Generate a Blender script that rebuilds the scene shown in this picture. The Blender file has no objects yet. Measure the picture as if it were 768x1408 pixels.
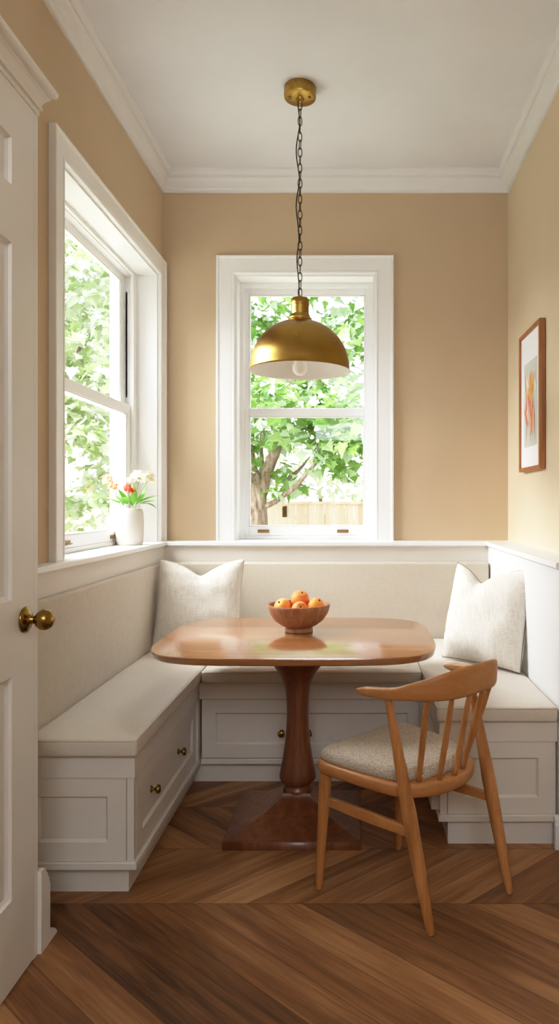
import bpy, bmesh, math, random
from mathutils import Vector, Matrix, noise
random.seed(7)
R = math.radians
PI = math.pi
SC = bpy.context.scene
COL = SC.collection
F = 950.0                      # focal length in pixels of the 768x1408 frame
H = 1.31                       # eye height

# ------------------------------------------------------------------ materials
def new_mat(name):
    m = bpy.data.materials.new(name); m.use_nodes = True
    nt = m.node_tree
    return m, nt, nt.nodes['Principled BSDF']

def N(nt, typ, **kw):
    n = nt.nodes.new(typ)
    for k, v in kw.items():
        if k.startswith('i_'):
            n.inputs[k[2:].replace('_', ' ')].default_value = v
        else:
            setattr(n, k, v)
    return n

def L(nt, a, b): nt.links.new(a, b)

def srgb(r, g, b):
    def f(c):
        c /= 255.0
        return c/12.92 if c <= 0.04045 else ((c+0.055)/1.055)**2.4
    return (f(r), f(g), f(b), 1.0)

def mul(c, k): return (c[0]*k, c[1]*k, c[2]*k, 1)

def ramp(nt, fac, stops):
    r = N(nt, 'ShaderNodeValToRGB')
    e = r.color_ramp.elements
    while len(e) < len(stops): e.new(0.5)
    for el, (p, c) in zip(e, stops):
        el.position = p; el.color = c
    L(nt, fac, r.inputs['Fac'])
    return r

def mth(nt, op, a, b=None, c=None):
    n = N(nt, 'ShaderNodeMath', operation=op)
    for i, v in enumerate((a, b, c)):
        if v is None: continue
        if isinstance(v, (int, float)): n.inputs[i].default_value = v
        else: L(nt, v, n.inputs[i])
    return n.outputs[0]

def coords(nt, scale=(1, 1, 1), src='Object', rot=(0, 0, 0)):
    t = N(nt, 'ShaderNodeTexCoord'); mp = N(nt, 'ShaderNodeMapping')
    mp.inputs['Scale'].default_value = scale
    mp.inputs['Rotation'].default_value = rot
    L(nt, t.outputs[src], mp.inputs['Vector'])
    return mp.outputs['Vector']

def bump(nt, bsdf, h, strength=0.2, dist=0.002):
    b = N(nt, 'ShaderNodeBump'); b.inputs['Strength'].default_value = strength
    b.inputs['Distance'].default_value = dist
    L(nt, h, b.inputs['Height']); L(nt, b.outputs['Normal'], bsdf.inputs['Normal'])

def paint(name, col, rough=0.5, var=0.03, bmp=0.05, scale=60):
    m, nt, b = new_mat(name)
    v = coords(nt)
    n = N(nt, 'ShaderNodeTexNoise', i_Scale=2.5, i_Detail=3.0); L(nt, v, n.inputs['Vector'])
    r = ramp(nt, n.outputs['Fac'], [(0.3, mul(col, 1-var)), (0.7, mul(col, 1+var))])
    L(nt, r.outputs['Color'], b.inputs['Base Color'])
    b.inputs['Roughness'].default_value = rough
    n2 = N(nt, 'ShaderNodeTexNoise', i_Scale=scale*4, i_Detail=2.0); L(nt, v, n2.inputs['Vector'])
    bump(nt, b, n2.outputs['Fac'], bmp, 0.001)
    return m

def wood(name, c_dark, c_mid, c_light, axis='X', rough=0.4, scale=1.0, coat=0.0, spec=0.5, bmp=0.08):
    m, nt, b = new_mat(name)
    long, cross = 1.2*scale, 16*scale
    sc = {'X': (long, cross, cross), 'Y': (cross, long, cross), 'Z': (cross, cross, long)}[axis]
    v = coords(nt, sc)
    n = N(nt, 'ShaderNodeTexNoise', i_Scale=1.6, i_Detail=8.0, i_Roughness=0.62, i_Distortion=0.6)
    L(nt, v, n.inputs['Vector'])
    sc2 = tuple(s*(1 if s == long else 5) for s in sc)
    v2 = coords(nt, sc2)
    n2 = N(nt, 'ShaderNodeTexNoise', i_Scale=2.2, i_Detail=4.0); L(nt, v2, n2.inputs['Vector'])
    f = mth(nt, 'ADD', mth(nt, 'MULTIPLY', n.outputs['Fac'], 0.72), mth(nt, 'MULTIPLY', n2.outputs['Fac'], 0.28))
    r = ramp(nt, f, [(0.30, c_dark), (0.5, c_mid), (0.70, c_light)])
    L(nt, r.outputs['Color'], b.inputs['Base Color'])
    b.inputs['Roughness'].default_value = rough
    b.inputs['Coat Weight'].default_value = coat
    b.inputs['Coat Roughness'].default_value = 0.15
    b.inputs['Specular IOR Level'].default_value = spec
    bump(nt, b, n2.outputs['Fac'], bmp, 0.001)
    return m

def metal(name, col, rough=0.3, brushed=False):
    m, nt, b = new_mat(name)
    b.inputs['Metallic'].default_value = 1.0
    v = coords(nt, (1, 1, 1))
    n = N(nt, 'ShaderNodeTexNoise', i_Scale=14.0, i_Detail=5.0); L(nt, v, n.inputs['Vector'])
    r = ramp(nt, n.outputs['Fac'], [(0.3, mul(col, 0.94)), (0.7, mul(col, 1.03))])
    L(nt, r.outputs['Color'], b.inputs['Base Color'])
    rr = mth(nt, 'ADD', mth(nt, 'MULTIPLY', n.outputs['Fac'], 0.04), rough-0.02)
    L(nt, rr, b.inputs['Roughness'])
    if brushed:
        v2 = coords(nt, (3, 3, 420))
        n2 = N(nt, 'ShaderNodeTexNoise', i_Scale=1.0, i_Detail=3.0); L(nt, v2, n2.inputs['Vector'])
        bump(nt, b, n2.outputs['Fac'], 0.10, 0.0008)
        b.inputs['Anisotropic'].default_value = 0.75
        tg = N(nt, 'ShaderNodeTangent', direction_type='RADIAL', axis='Z'); L(nt, tg.outputs[0], b.inputs['Tangent'])
    return m

def linen(name, col, var=0.10, rough=0.95, bmp=0.5, scale=1.0):
    m, nt, b = new_mat(name)
    a = N(nt, 'ShaderNodeTexNoise', i_Scale=1.0, i_Detail=3.0)
    L(nt, coords(nt, (40*scale, 420*scale, 420*scale)), a.inputs['Vector'])
    c = N(nt, 'ShaderNodeTexNoise', i_Scale=1.0, i_Detail=3.0)
    L(nt, coords(nt, (420*scale, 40*scale, 40*scale)), c.inputs['Vector'])
    f = mth(nt, 'MULTIPLY', mth(nt, 'ADD', a.outputs['Fac'], c.outputs['Fac']), 0.5)
    big = N(nt, 'ShaderNodeTexNoise', i_Scale=5.0, i_Detail=3.0); L(nt, coords(nt), big.inputs['Vector'])
    f2 = mth(nt, 'ADD', mth(nt, 'MULTIPLY', f, 0.8), mth(nt, 'MULTIPLY', big.outputs['Fac'], 0.2))
    r = ramp(nt, f2, [(0.33, mul(col, 1-2.2*var)), (0.5, col), (0.66, mul(col, 1+var))])
    L(nt, r.outputs['Color'], b.inputs['Base Color'])
    b.inputs['Roughness'].default_value = rough
    b.inputs['Specular IOR Level'].default_value = 0.2
    b.inputs['Sheen Weight'].default_value = 0.15
    bump(nt, b, f, bmp, 0.0012)
    return m

def plain(name, col, rough=0.5, **kw):
    m, nt, b = new_mat(name)
    v = coords(nt)
    n = N(nt, 'ShaderNodeTexNoise', i_Scale=kw.pop('nscale', 30.0), i_Detail=4.0); L(nt, v, n.inputs['Vector'])
    k = kw.pop('var', 0.06)
    r = ramp(nt, n.outputs['Fac'], [(0.3, mul(col, 1-k)), (0.7, mul(col, 1+k))])
    L(nt, r.outputs['Color'], b.inputs['Base Color'])
    b.inputs['Roughness'].default_value = rough
    for k2, v2 in kw.items(): b.inputs[k2.replace('_', ' ')].default_value = v2
    return m

def glass_pane(name, haze=0.0):
    m, nt, b = new_mat(name)
    out = nt.nodes['Material Output']
    tr = N(nt, 'ShaderNodeBsdfTransparent'); gl = N(nt, 'ShaderNodeBsdfGlossy')
    gl.inputs['Roughness'].default_value = 0.01
    lw = N(nt, 'ShaderNodeLayerWeight'); lw.inputs['Blend'].default_value = 0.5
    fac = mth(nt, 'ADD', mth(nt, 'MULTIPLY', mth(nt, 'POWER', lw.outputs['Facing'], 5.0), 0.6), 0.025)
    mx = N(nt, 'ShaderNodeMixShader')
    L(nt, fac, mx.inputs[0]); L(nt, tr.outputs[0], mx.inputs[1]); L(nt, gl.outputs[0], mx.inputs[2])
    last = mx
    if haze:
        df = N(nt, 'ShaderNodeBsdfTranslucent'); df.inputs['Color'].default_value = (0.95, 1, 0.97, 1)
        m2 = N(nt, 'ShaderNodeMixShader'); m2.inputs[0].default_value = haze
        L(nt, mx.outputs[0], m2.inputs[1]); L(nt, df.outputs[0], m2.inputs[2]); last = m2
    L(nt, last.outputs[0], out.inputs['Surface'])
    nt.nodes.remove(b)
    return m

def leaf_mat(name, stops, trans=0.5):
    m, nt, b = new_mat(name)
    out = nt.nodes['Material Output']
    g = N(nt, 'ShaderNodeNewGeometry')
    n = N(nt, 'ShaderNodeTexNoise', i_Scale=9.0, i_Detail=2.0); L(nt, coords(nt), n.inputs['Vector'])
    f = mth(nt, 'ADD', mth(nt, 'MULTIPLY', g.outputs['Random Per Island'], 0.85), mth(nt, 'MULTIPLY', n.outputs['Fac'], 0.15))
    r = ramp(nt, f, stops)
    L(nt, r.outputs['Color'], b.inputs['Base Color'])
    b.inputs['Roughness'].default_value = 0.45
    t = N(nt, 'ShaderNodeBsdfTranslucent'); L(nt, r.outputs['Color'], t.inputs['Color'])
    mx = N(nt, 'ShaderNodeMixShader'); mx.inputs[0].default_value = trans
    L(nt, b.outputs[0], mx.inputs[1]); L(nt, t.outputs[0], mx.inputs[2])
    L(nt, mx.outputs[0], out.inputs['Surface'])
    return m

def floor_mat():
    m, nt, b = new_mat('chevron_oak_floor')
    t = N(nt, 'ShaderNodeTexCoord'); sp = N(nt, 'ShaderNodeSeparateXYZ')
    L(nt, t.outputs['Object'], sp.inputs[0])
    x, y = sp.outputs[0], sp.outputs[1]
    hrow = 0.36; pitch = 0.18
    yy = mth(nt, 'SUBTRACT', y, 2.26)
    row = mth(nt, 'MAXIMUM', mth(nt, 'FLOOR', mth(nt, 'DIVIDE', yy, hrow)), -1.0)
    yl = mth(nt, 'SUBTRACT', yy, mth(nt, 'MULTIPLY', mth(nt, 'MAXIMUM', row, 0.0), hrow))
    par = mth(nt, 'FLOORED_MODULO', row, 2.0)            # 0 for row 0, 1 for row -1
    sg = mth(nt, 'SUBTRACT', mth(nt, 'MULTIPLY', par, 2.0), 1.0)      # row -1 -> +1
    u = mth(nt, 'ADD', x, mth(nt, 'MULTIPLY', mth(nt, 'MULTIPLY', sg, yl), 1.15))
    ui = mth(nt, 'DIVIDE', u, pitch)
    idx = mth(nt, 'FLOOR', ui); fr = mth(nt, 'FRACT', ui)
    cid = N(nt, 'ShaderNodeCombineXYZ'); L(nt, idx, cid.inputs[0]); L(nt, row, cid.inputs[1])
    wn = N(nt, 'ShaderNodeTexWhiteNoise', noise_dimensions='2D'); L(nt, cid.outputs[0], wn.inputs['Vector'])
    along = mth(nt, 'SUBTRACT', mth(nt, 'MULTIPLY', sg, yl), mth(nt, 'MULTIPLY', x, 0.87))
    gv = N(nt, 'ShaderNodeCombineXYZ')
    L(nt, mth(nt, 'MULTIPLY', u, 14.0), gv.inputs[0])
    L(nt, mth(nt, 'MULTIPLY', along, 1.1), gv.inputs[1])
    L(nt, mth(nt, 'MULTIPLY', mth(nt, 'ADD', wn.outputs['Value'], mth(nt, 'MULTIPLY', row, 0.37)), 40.0), gv.inputs[2])
    n1 = N(nt, 'ShaderNodeTexNoise', i_Scale=1.3, i_Detail=7.0, i_Roughness=0.62, i_Distortion=1.0); L(nt, gv.outputs[0], n1.inputs['Vector'])
    gv2 = N(nt, 'ShaderNodeVectorMath', operation='MULTIPLY'); gv2.inputs[1].default_value = (7, 2.6, 1)
    L(nt, gv.outputs[0], gv2.inputs[0])
    n2 = N(nt, 'ShaderNodeTexNoise', i_Scale=1.5, i_Detail=3.0); L(nt, gv2.outputs[0], n2.inputs['Vector'])
    # cathedral grain rings
    wv = N(nt, 'ShaderNodeTexWave', wave_type='RINGS', i_Scale=0.9, i_Distortion=5.0, i_Detail=3.0)
    wv.inputs['Detail Scale'].default_value = 0.8
    gv3 = N(nt, 'ShaderNodeVectorMath', operation='MULTIPLY'); gv3.inputs[1].default_value = (0.55, 1.0, 1)
    L(nt, gv.outputs[0], gv3.inputs[0]); L(nt, gv3.outputs[0], wv.inputs['Vector'])
    f = mth(nt, 'ADD', mth(nt, 'MULTIPLY', n1.outputs['Fac'], 0.46),
            mth(nt, 'ADD', mth(nt, 'MULTIPLY', n2.outputs['Fac'], 0.20),
                mth(nt, 'ADD', mth(nt, 'MULTIPLY', wn.outputs['Value'], 0.19), mth(nt, 'MULTIPLY', wv.outputs['Fac'], 0.15))))
    r = ramp(nt, f, [(0.28, srgb(64, 37, 19)), (0.50, srgb(134, 88, 52)), (0.74, srgb(188, 138, 90))])
    # seams
    d1 = mth(nt, 'MINIMUM', fr, mth(nt, 'SUBTRACT', 1.0, fr))
    s1 = mth(nt, 'LESS_THAN', d1, 0.010)
    ry = mth(nt, 'FRACT', mth(nt, 'DIVIDE', yy, hrow))
    s2 = mth(nt, 'LESS_THAN', mth(nt, 'MINIMUM', ry, mth(nt, 'SUBTRACT', 1.0, ry)), 0.005)
    s2 = mth(nt, 'MULTIPLY', s2, mth(nt, 'GREATER_THAN', yy, -0.01))
    s = mth(nt, 'MAXIMUM', s1, s2)
    mx = N(nt, 'ShaderNodeMix', data_type='RGBA'); L(nt, mth(nt, 'MULTIPLY', s, 0.6), mx.inputs['Factor'])
    L(nt, r.outputs['Color'], mx.inputs['A']); mx.inputs['B'].default_value = srgb(34, 20, 12)
    L(nt, mx.outputs['Result'], b.inputs['Base Color'])
    L(nt, mth(nt, 'ADD', mth(nt, 'MULTIPLY', n2.outputs['Fac'], 0.18), 0.36), b.inputs['Roughness'])
    b.inputs['Specular IOR Level'].default_value = 0.35
    bump(nt, b, mth(nt, 'SUBTRACT', n2.outputs['Fac'], mth(nt, 'MULTIPLY', s, 1.5)), 0.12, 0.001)
    return m

def fruit_mat(name, base, blush):
    m, nt, b = new_mat(name)
    n = N(nt, 'ShaderNodeTexNoise', i_Scale=14.0, i_Detail=3.0); L(nt, coords(nt), n.inputs['Vector'])
    r = ramp(nt, n.outputs['Fac'], [(0.38, base), (0.68, blush)])
    L(nt, r.outputs['Color'], b.inputs['Base Color'])
    b.inputs['Roughness'].default_value = 0.55
    b.inputs['Subsurface Weight'].default_value = 0.1
    b.inputs['Subsurface Radius'].default_value = (0.01, 0.004, 0.002)
    n2 = N(nt, 'ShaderNodeTexNoise', i_Scale=220.0); L(nt, coords(nt), n2.inputs['Vector'])
    bump(nt, b, n2.outputs['Fac'], 0.15, 0.001)
    return m

def speckle_mat(name):
    m, nt, b = new_mat(name)
    v = coords(nt)
    vo = N(nt, 'ShaderNodeTexVoronoi', i_Scale=46.0); L(nt, v, vo.inputs['Vector'])
    n = N(nt, 'ShaderNodeTexNoise', i_Scale=18.0); L(nt, v, n.inputs['Vector'])
    sp = N(nt, 'ShaderNodeSeparateXYZ'); L(nt, v, sp.inputs[0])
    hi = mth(nt, 'GREATER_THAN', mth(nt, 'ADD', sp.outputs[2], mth(nt, 'MULTIPLY', n.outputs['Fac'], 0.10)), 0.225)
    k = mth(nt, 'MULTIPLY', mth(nt, 'LESS_THAN', vo.outputs['Distance'], 0.17), hi)
    mx = N(nt, 'ShaderNodeMix', data_type='RGBA'); L(nt, k, mx.inputs['Factor'])
    mx.inputs['A'].default_value = srgb(216, 209, 198); mx.inputs['B'].default_value = srgb(130, 116, 104)
    L(nt, mx.outputs['Result'], b.inputs['Base Color'])
    b.inputs['Roughness'].default_value = 0.6
    bump(nt, b, n.outputs['Fac'], 0.1, 0.002)
    return m

def fence_mat():
    m, nt, b = new_mat('cedar_fence_boards')
    t = N(nt, 'ShaderNodeTexCoord'); sp = N(nt, 'ShaderNodeSeparateXYZ'); L(nt, t.outputs['Object'], sp.inputs[0])
    ii = mth(nt, 'DIVIDE', mth(nt, 'ADD', sp.outputs[0], sp.outputs[1]), 0.14)
    wn = N(nt, 'ShaderNodeTexWhiteNoise', noise_dimensions='1D'); L(nt, mth(nt, 'FLOOR', ii), wn.inputs['W'])
    n = N(nt, 'ShaderNodeTexNoise', i_Scale=1.0, i_Detail=5.0); L(nt, coords(nt, (30, 30, 2.5)), n.inputs['Vector'])
    f = mth(nt, 'ADD', mth(nt, 'MULTIPLY', wn.outputs['Value'], 0.5), mth(nt, 'MULTIPLY', n.outputs['Fac'], 0.5))
    r = ramp(nt, f, [(0.2, srgb(220, 190, 166)), (0.8, srgb(246, 226, 206))])
    L(nt, r.outputs['Color'], b.inputs['Base Color']); b.inputs['Roughness'].default_value = 0.8
    return m

WHITE = paint('white_trim_paint', srgb(224, 223, 221), 0.38)
WHITE_WIN = paint('white_window_paint', srgb(238, 238, 236), 0.32)
CABINET = paint('white_cabinet_paint', srgb(214, 207, 197), 0.42)
DOORWHITE = paint('door_paint', srgb(224, 219, 211), 0.4)
CEIL = paint('ceiling_paint', srgb(226, 227, 230), 0.8)
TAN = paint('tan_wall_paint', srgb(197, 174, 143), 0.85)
TAN_LIT = paint('tan_wall_paint_lit', srgb(214, 196, 166), 0.85)  # lighter copy of the wall tan, side window light put into the colour
FLOORM = floor_mat()
LINEN = linen('light_linen_upholstery', srgb(198, 187, 171), 0.05)
LINEN2 = linen('seat_linen', srgb(206, 196, 182), 0.05)
PILLOW = linen('pillow_linen', srgb(216, 208, 196), 0.11, scale=0.5)
PIPING = linen('cushion_piping', srgb(196, 186, 170), 0.05)
SEAM = linen('dark_seam_thread', srgb(120, 104, 86), 0.05)
def tweed_mat():
    m, nt, b = new_mat('oatmeal_tweed')
    v = coords(nt)
    n = N(nt, 'ShaderNodeTexNoise', i_Scale=260.0, i_Detail=3.0); L(nt, v, n.inputs['Vector'])
    n2 = N(nt, 'ShaderNodeTexNoise', i_Scale=620.0, i_Detail=1.0); L(nt, v, n2.inputs['Vector'])
    f = mth(nt, 'ADD', mth(nt, 'MULTIPLY', n.outputs['Fac'], 0.6), mth(nt, 'MULTIPLY', n2.outputs['Fac'], 0.4))
    r = ramp(nt, f, [(0.36, srgb(138, 122, 104)), (0.5, srgb(184, 170, 152)), (0.64, srgb(214, 203, 188))])
    L(nt, r.outputs['Color'], b.inputs['Base Color']); b.inputs['Roughness'].default_value = 0.95
    b.inputs['Specular IOR Level'].default_value = 0.2
    bump(nt, b, f, 0.5, 0.002)
    return m
TWEED = tweed_mat()
TABLE = wood('cherry_table_top', srgb(140, 88, 48), srgb(163, 107, 62), srgb(182, 126, 78), 'X', 0.17, 0.7, 0.8, bmp=0.02)
PED = wood('dark_stained_pedestal', srgb(76, 40, 22), srgb(110, 62, 36), srgb(138, 84, 52), 'Z', 0.35, 0.8, 0.15)
CHAIRW = wood('honey_oak', srgb(138, 84, 40), srgb(176, 117, 64), srgb(200, 142, 86), 'Z', 0.42, 1.0)
CHAIRX = wood('honey_oak_rail', srgb(158, 102, 54), srgb(176, 117, 64), srgb(192, 133, 78), 'X', 0.42, 0.5)
BOWLW = wood('turned_bowl_wood', srgb(120, 72, 42), srgb(158, 104, 66), srgb(188, 136, 94), 'Z', 0.6, 1.6)
FRAMEW = wood('picture_frame_wood', srgb(120, 68, 26), srgb(160, 98, 44), srgb(184, 122, 62), 'Z', 0.4)
BRASS = metal('aged_brass', srgb(172, 136, 66), 0.28, True)
BRASS2 = metal('antique_brass', srgb(150, 118, 60), 0.24)
DARKMETAL = metal('dark_bronze', srgb(92, 66, 36), 0.40)
LIFTM = metal('antique_bronze_lift', srgb(150, 120, 78), 0.42)
SHADEIN = plain('white_enamel', srgb(240, 238, 234), 0.5, var=0.01)
CORD = plain('black_cord', srgb(30, 25, 20), 0.6)
BULB = plain('frosted_bulb_glass', srgb(250, 248, 242), 0.15, var=0.0)
GLASS = glass_pane('window_glass')
GLASSL = glass_pane('window_glass_side')
DARKGAP = plain('dark_sash_track', srgb(86, 84, 80), 0.6)
FRUIT1 = fruit_mat('fruit_skin', srgb(244, 150, 62), srgb(232, 96, 44))
FRUIT2 = fruit_mat('fruit_skin_yellow', srgb(246, 166, 66), srgb(240, 130, 56))
VASEM = speckle_mat('speckled_stoneware')
GREEN = leaf_mat('flower_leaf_green', [(0.0, srgb(84, 146, 40)), (0.5, srgb(118, 176, 62)), (1.0, srgb(150, 196, 92))], 0.35)
STEMG = plain('flower_stem_green', srgb(128, 160, 86), 0.5)
PET_W = leaf_mat('white_petals', [(0.0, srgb(252, 240, 228)), (0.6, srgb(255, 250, 246)), (1.0, srgb(206, 196, 120))], 0.3)
PET_G = leaf_mat('cream_green_buds', [(0.0, srgb(196, 178, 96)), (0.6, srgb(240, 232, 204)), (1.0, srgb(250, 246, 238))], 0.3)
PET_P = leaf_mat('peach_petals', [(0.0, srgb(240, 150, 90)), (0.5, srgb(246, 196, 158)), (1.0, srgb(250, 232, 214))], 0.3)
PET_R = leaf_mat('coral_petals', [(0.0, srgb(226, 70, 48)), (0.55, srgb(240, 120, 84)), (1.0, srgb(250, 190, 160))], 0.3)
def bark_mat():
    m, nt, b = new_mat('tree_bark')
    n = N(nt, 'ShaderNodeTexNoise', i_Scale=3.0, i_Detail=6.0, i_Roughness=0.7); L(nt, coords(nt, (9, 9, 2.2)), n.inputs['Vector'])
    r = ramp(nt, n.outputs['Fac'], [(0.34, srgb(92, 74, 62)), (0.5, srgb(152, 130, 114)), (0.66, srgb(190, 172, 158))])
    L(nt, r.outputs['Color'], b.inputs['Base Color']); b.inputs['Roughness'].default_value = 0.9
    bump(nt, b, n.outputs['Fac'], 0.8, 0.03)
    return m
BARK = bark_mat()
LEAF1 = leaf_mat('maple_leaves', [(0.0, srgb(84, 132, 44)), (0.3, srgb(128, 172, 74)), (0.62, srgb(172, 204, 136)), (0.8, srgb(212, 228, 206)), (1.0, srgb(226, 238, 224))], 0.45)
LEAF2 = leaf_mat('haze_paled_leaves', [(0.0, srgb(134, 162, 94)), (0.35, srgb(166, 188, 134)), (0.7, srgb(200, 212, 186)), (1.0, srgb(226, 232, 222))], 0.45)  # whitened greens, the hazy look through the side glass put into the colour
LEAF3 = leaf_mat('distant_leaves', [(0.0, srgb(190, 208, 150)), (1.0, srgb(236, 242, 220))], 0.5)  # haze beyond the fence painted in as pale leaf colour
GRASS = plain('lawn_grass', srgb(192, 194, 176), 0.9, var=0.2, nscale=12)
FENCEM = fence_mat()
PAPER = plain('white_mat_board', srgb(240, 240, 240), 0.8, var=0.01)
ARTBG = plain('print_grey_green', srgb(204, 208, 198), 0.8, var=0.06, nscale=6)
ART = [plain('print_ochre', srgb(226, 164, 74), 0.8, var=0.15), plain('print_coral', srgb(222, 128, 100), 0.8, var=0.15),
       plain('print_peach', srgb(232, 184, 150), 0.8, var=0.1), plain('print_brown', srgb(160, 96, 66), 0.8, var=0.1),
       plain('print_sage', srgb(150, 156, 126), 0.8, var=0.1), plain('print_white', srgb(232, 226, 220), 0.8, var=0.05)]
STEEL = plain('steel_glide', srgb(190, 186, 178), 0.3, Metallic=1.0)

# ------------------------------------------------------------------ object helpers
def tag(o, label=None, cat=None, group=None, kind=None):
    if label: o['label'] = label
    if cat: o['category'] = cat
    if group: o['group'] = group
    if kind: o['kind'] = kind
    return o

def empty(name, loc=(0, 0, 0), rz=0.0):
    o = bpy.data.objects.new(name, None); COL.objects.link(o)
    o.empty_display_size = 0.1
    o.location = loc; o.rotation_euler = (0, 0, rz)
    return o

def thing(name, label, cat, loc=(0, 0, 0), rz=0.0, group=None):
    return tag(empty(name, loc, rz), label, cat, group)

def obj(name, bm, mats, parent=None, smooth=False, bevel=0.0, seg=2, sub=0, origin=None, auto=None):
    """link bm as one mesh object. Vertices are in the parent's space (or world)."""
    me = bpy.data.meshes.new(name)
    if origin is not None:
        bmesh.ops.translate(bm, verts=bm.verts, vec=-Vector(origin))
    bmesh.ops.recalc_face_normals(bm, faces=bm.faces)
    if smooth:
        for f in bm.faces: f.smooth = True
    if auto is not None:
        for e in bm.edges:
            if len(e.link_faces) == 2 and e.calc_face_angle(0) > auto: e.smooth = False
    bm.to_mesh(me); bm.free()
    for m in (mats if isinstance(mats, (list, tuple)) else [mats]): me.materials.append(m)
    o = bpy.data.objects.new(name, me); COL.objects.link(o)
    if origin is not None: o.location = origin
    if parent is not None: o.parent = parent
    if bevel:
        md = o.modifiers.new('Bevel', 'BEVEL'); md.width = bevel; md.segments = seg
        md.limit_method = 'ANGLE'; md.angle_limit = R(35)
        for p in me.polygons: p.use_smooth = True
        try:
            md.harden_normals = True
        except Exception: pass
    if sub:
        md = o.modifiers.new('Sub', 'SUBSURF'); md.levels = sub; md.render_levels = sub
    return o

def BM(): return bmesh.new()

def box(bm, x0, x1, y0, y1, z0, z1, mi=0):
    if x0 > x1: x0, x1 = x1, x0
    if y0 > y1: y0, y1 = y1, y0
    if z0 > z1: z0, z1 = z1, z0
    v = [bm.verts.new(p) for p in ((x0,y0,z0),(x1,y0,z0),(x1,y1,z0),(x0,y1,z0),(x0,y0,z1),(x1,y0,z1),(x1,y1,z1),(x0,y1,z1))]
    for q in ((0,3,2,1),(4,5,6,7),(0,1,5,4),(1,2,6,5),(2,3,7,6),(3,0,4,7)):
        f = bm.faces.new([v[i] for i in q]); f.material_index = mi
    return bm

def bx(x0, x1, y0, y1, z0, z1): return box(BM(), x0, x1, y0, y1, z0, z1)

def obox(bm, o, u, n, a0, a1, b0, b1, z0, z1):
    """box in a local frame: a along u, b along n (both horizontal), z up"""
    o = Vector(o); u = Vector(u); n = Vector(n); w = Vector((0, 0, 1))
    P = lambda a, b, z: o + u*a + n*b + w*z
    v = [bm.verts.new(P(*p)) for p in ((a0,b0,z0),(a1,b0,z0),(a1,b1,z0),(a0,b1,z0),(a0,b0,z1),(a1,b0,z1),(a1,b1,z1),(a0,b1,z1))]
    for q in ((0,3,2,1),(4,5,6,7),(0,1,5,4),(1,2,6,5),(2,3,7,6),(3,0,4,7)): bm.faces.new([v[i] for i in q])
    return bm

def basis(ax):
    ax = Vector(ax).normalized()
    t = Vector((0, 0, 1)) if abs(ax.z) < 0.9 else Vector((1, 0, 0))
    u = ax.cross(t).normalized(); v = ax.cross(u).normalized()
    return ax, u, v

def lathe(bm, prof, o=(0, 0, 0), ax=(0, 0, 1), n=40, mi=0, squash=1.0):
    """prof: list of (radius, height)"""
    ax, u, v = basis(ax); o = Vector(o)
    rings = []
    for r, h in prof:
        if r < 1e-6: rings.append([bm.verts.new(o + ax*h)])
        else: rings.append([bm.verts.new(o + ax*h + (u*math.cos(2*PI*i/n) + v*math.sin(2*PI*i/n)*squash)*r) for i in range(n)])
    for a, b in zip(rings, rings[1:]):
        for i in range(n):
            j = (i+1) % n
            if len(a) == 1 and len(b) == 1: continue
            if len(a) == 1: f = bm.faces.new((a[0], b[j], b[i]))
            elif len(b) == 1: f = bm.faces.new((a[i], a[j], b[0]))
            else: f = bm.faces.new((a[i], a[j], b[j], b[i]))
            f.material_index = mi; f.smooth = True
    return bm

def tube(bm, pts, radii, n=12, cap=True, mi=0, squash=None):
    pts = [Vector(p) for p in pts]
    if isinstance(radii, (int, float)): radii = [radii]*len(pts)
    rings = []; up = None
    for i, p in enumerate(pts):
        d = (pts[min(i+1, len(pts)-1)] - pts[max(i-1, 0)]).normalized()
        if up is None: _, u, v = basis(d)
        else:
            u = (up - d*up.dot(d)).normalized(); v = d.cross(u).normalized()
        up = u
        rings.append([bm.verts.new(p + (u*math.cos(2*PI*k/n) + v*math.sin(2*PI*k/n))*radii[i]) for k in range(n)])
    for a, b in zip(rings, rings[1:]):
        for k in range(n):
            f = bm.faces.new((a[k], a[(k+1) % n], b[(k+1) % n], b[k])); f.smooth = True; f.material_index = mi
    if cap:
        for rg in (rings[0], rings[-1]):
            try: bm.faces.new(rg).material_index = mi
            except ValueError: pass
    return bm

def closed_tube(bm, pts, r, n=8):
    pts = [Vector(p) for p in pts]; m = len(pts)
    c = sum(pts, Vector())/m
    nrm = (pts[0]-c).cross(pts[m//4]-c).normalized()
    rings = []
    for i, p in enumerate(pts):
        d = (pts[(i+1) % m]-pts[i-1]).normalized(); v = nrm; u = d.cross(v).normalized()
        rings.append([bm.verts.new(p + (u*math.cos(2*PI*k/n)+v*math.sin(2*PI*k/n))*r) for k in range(n)])
    for i in range(m):
        a, b = rings[i], rings[(i+1) % m]
        for k in range(n):
            f = bm.faces.new((a[k], a[(k+1) % n], b[(k+1) % n], b[k])); f.smooth = True
    return bm

def prism(bm, poly, P0, U, V, W, t, mi=0):
    """extrude 2-D poly (in U,V from P0) by W*t"""
    P0, U, V, W = map(Vector, (P0, U, V, W))
    a = [bm.verts.new(P0+U*p[0]+V*p[1]) for p in poly]
    b = [bm.verts.new(P0+U*p[0]+V*p[1]+W*t) for p in poly]
    n = len(poly)
    for i in range(n):
        f = bm.faces.new((a[i], a[(i+1) % n], b[(i+1) % n], b[i])); f.material_index = mi
    bm.faces.new(a[::-1]).material_index = mi; bm.faces.new(b).material_index = mi
    return bm

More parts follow.
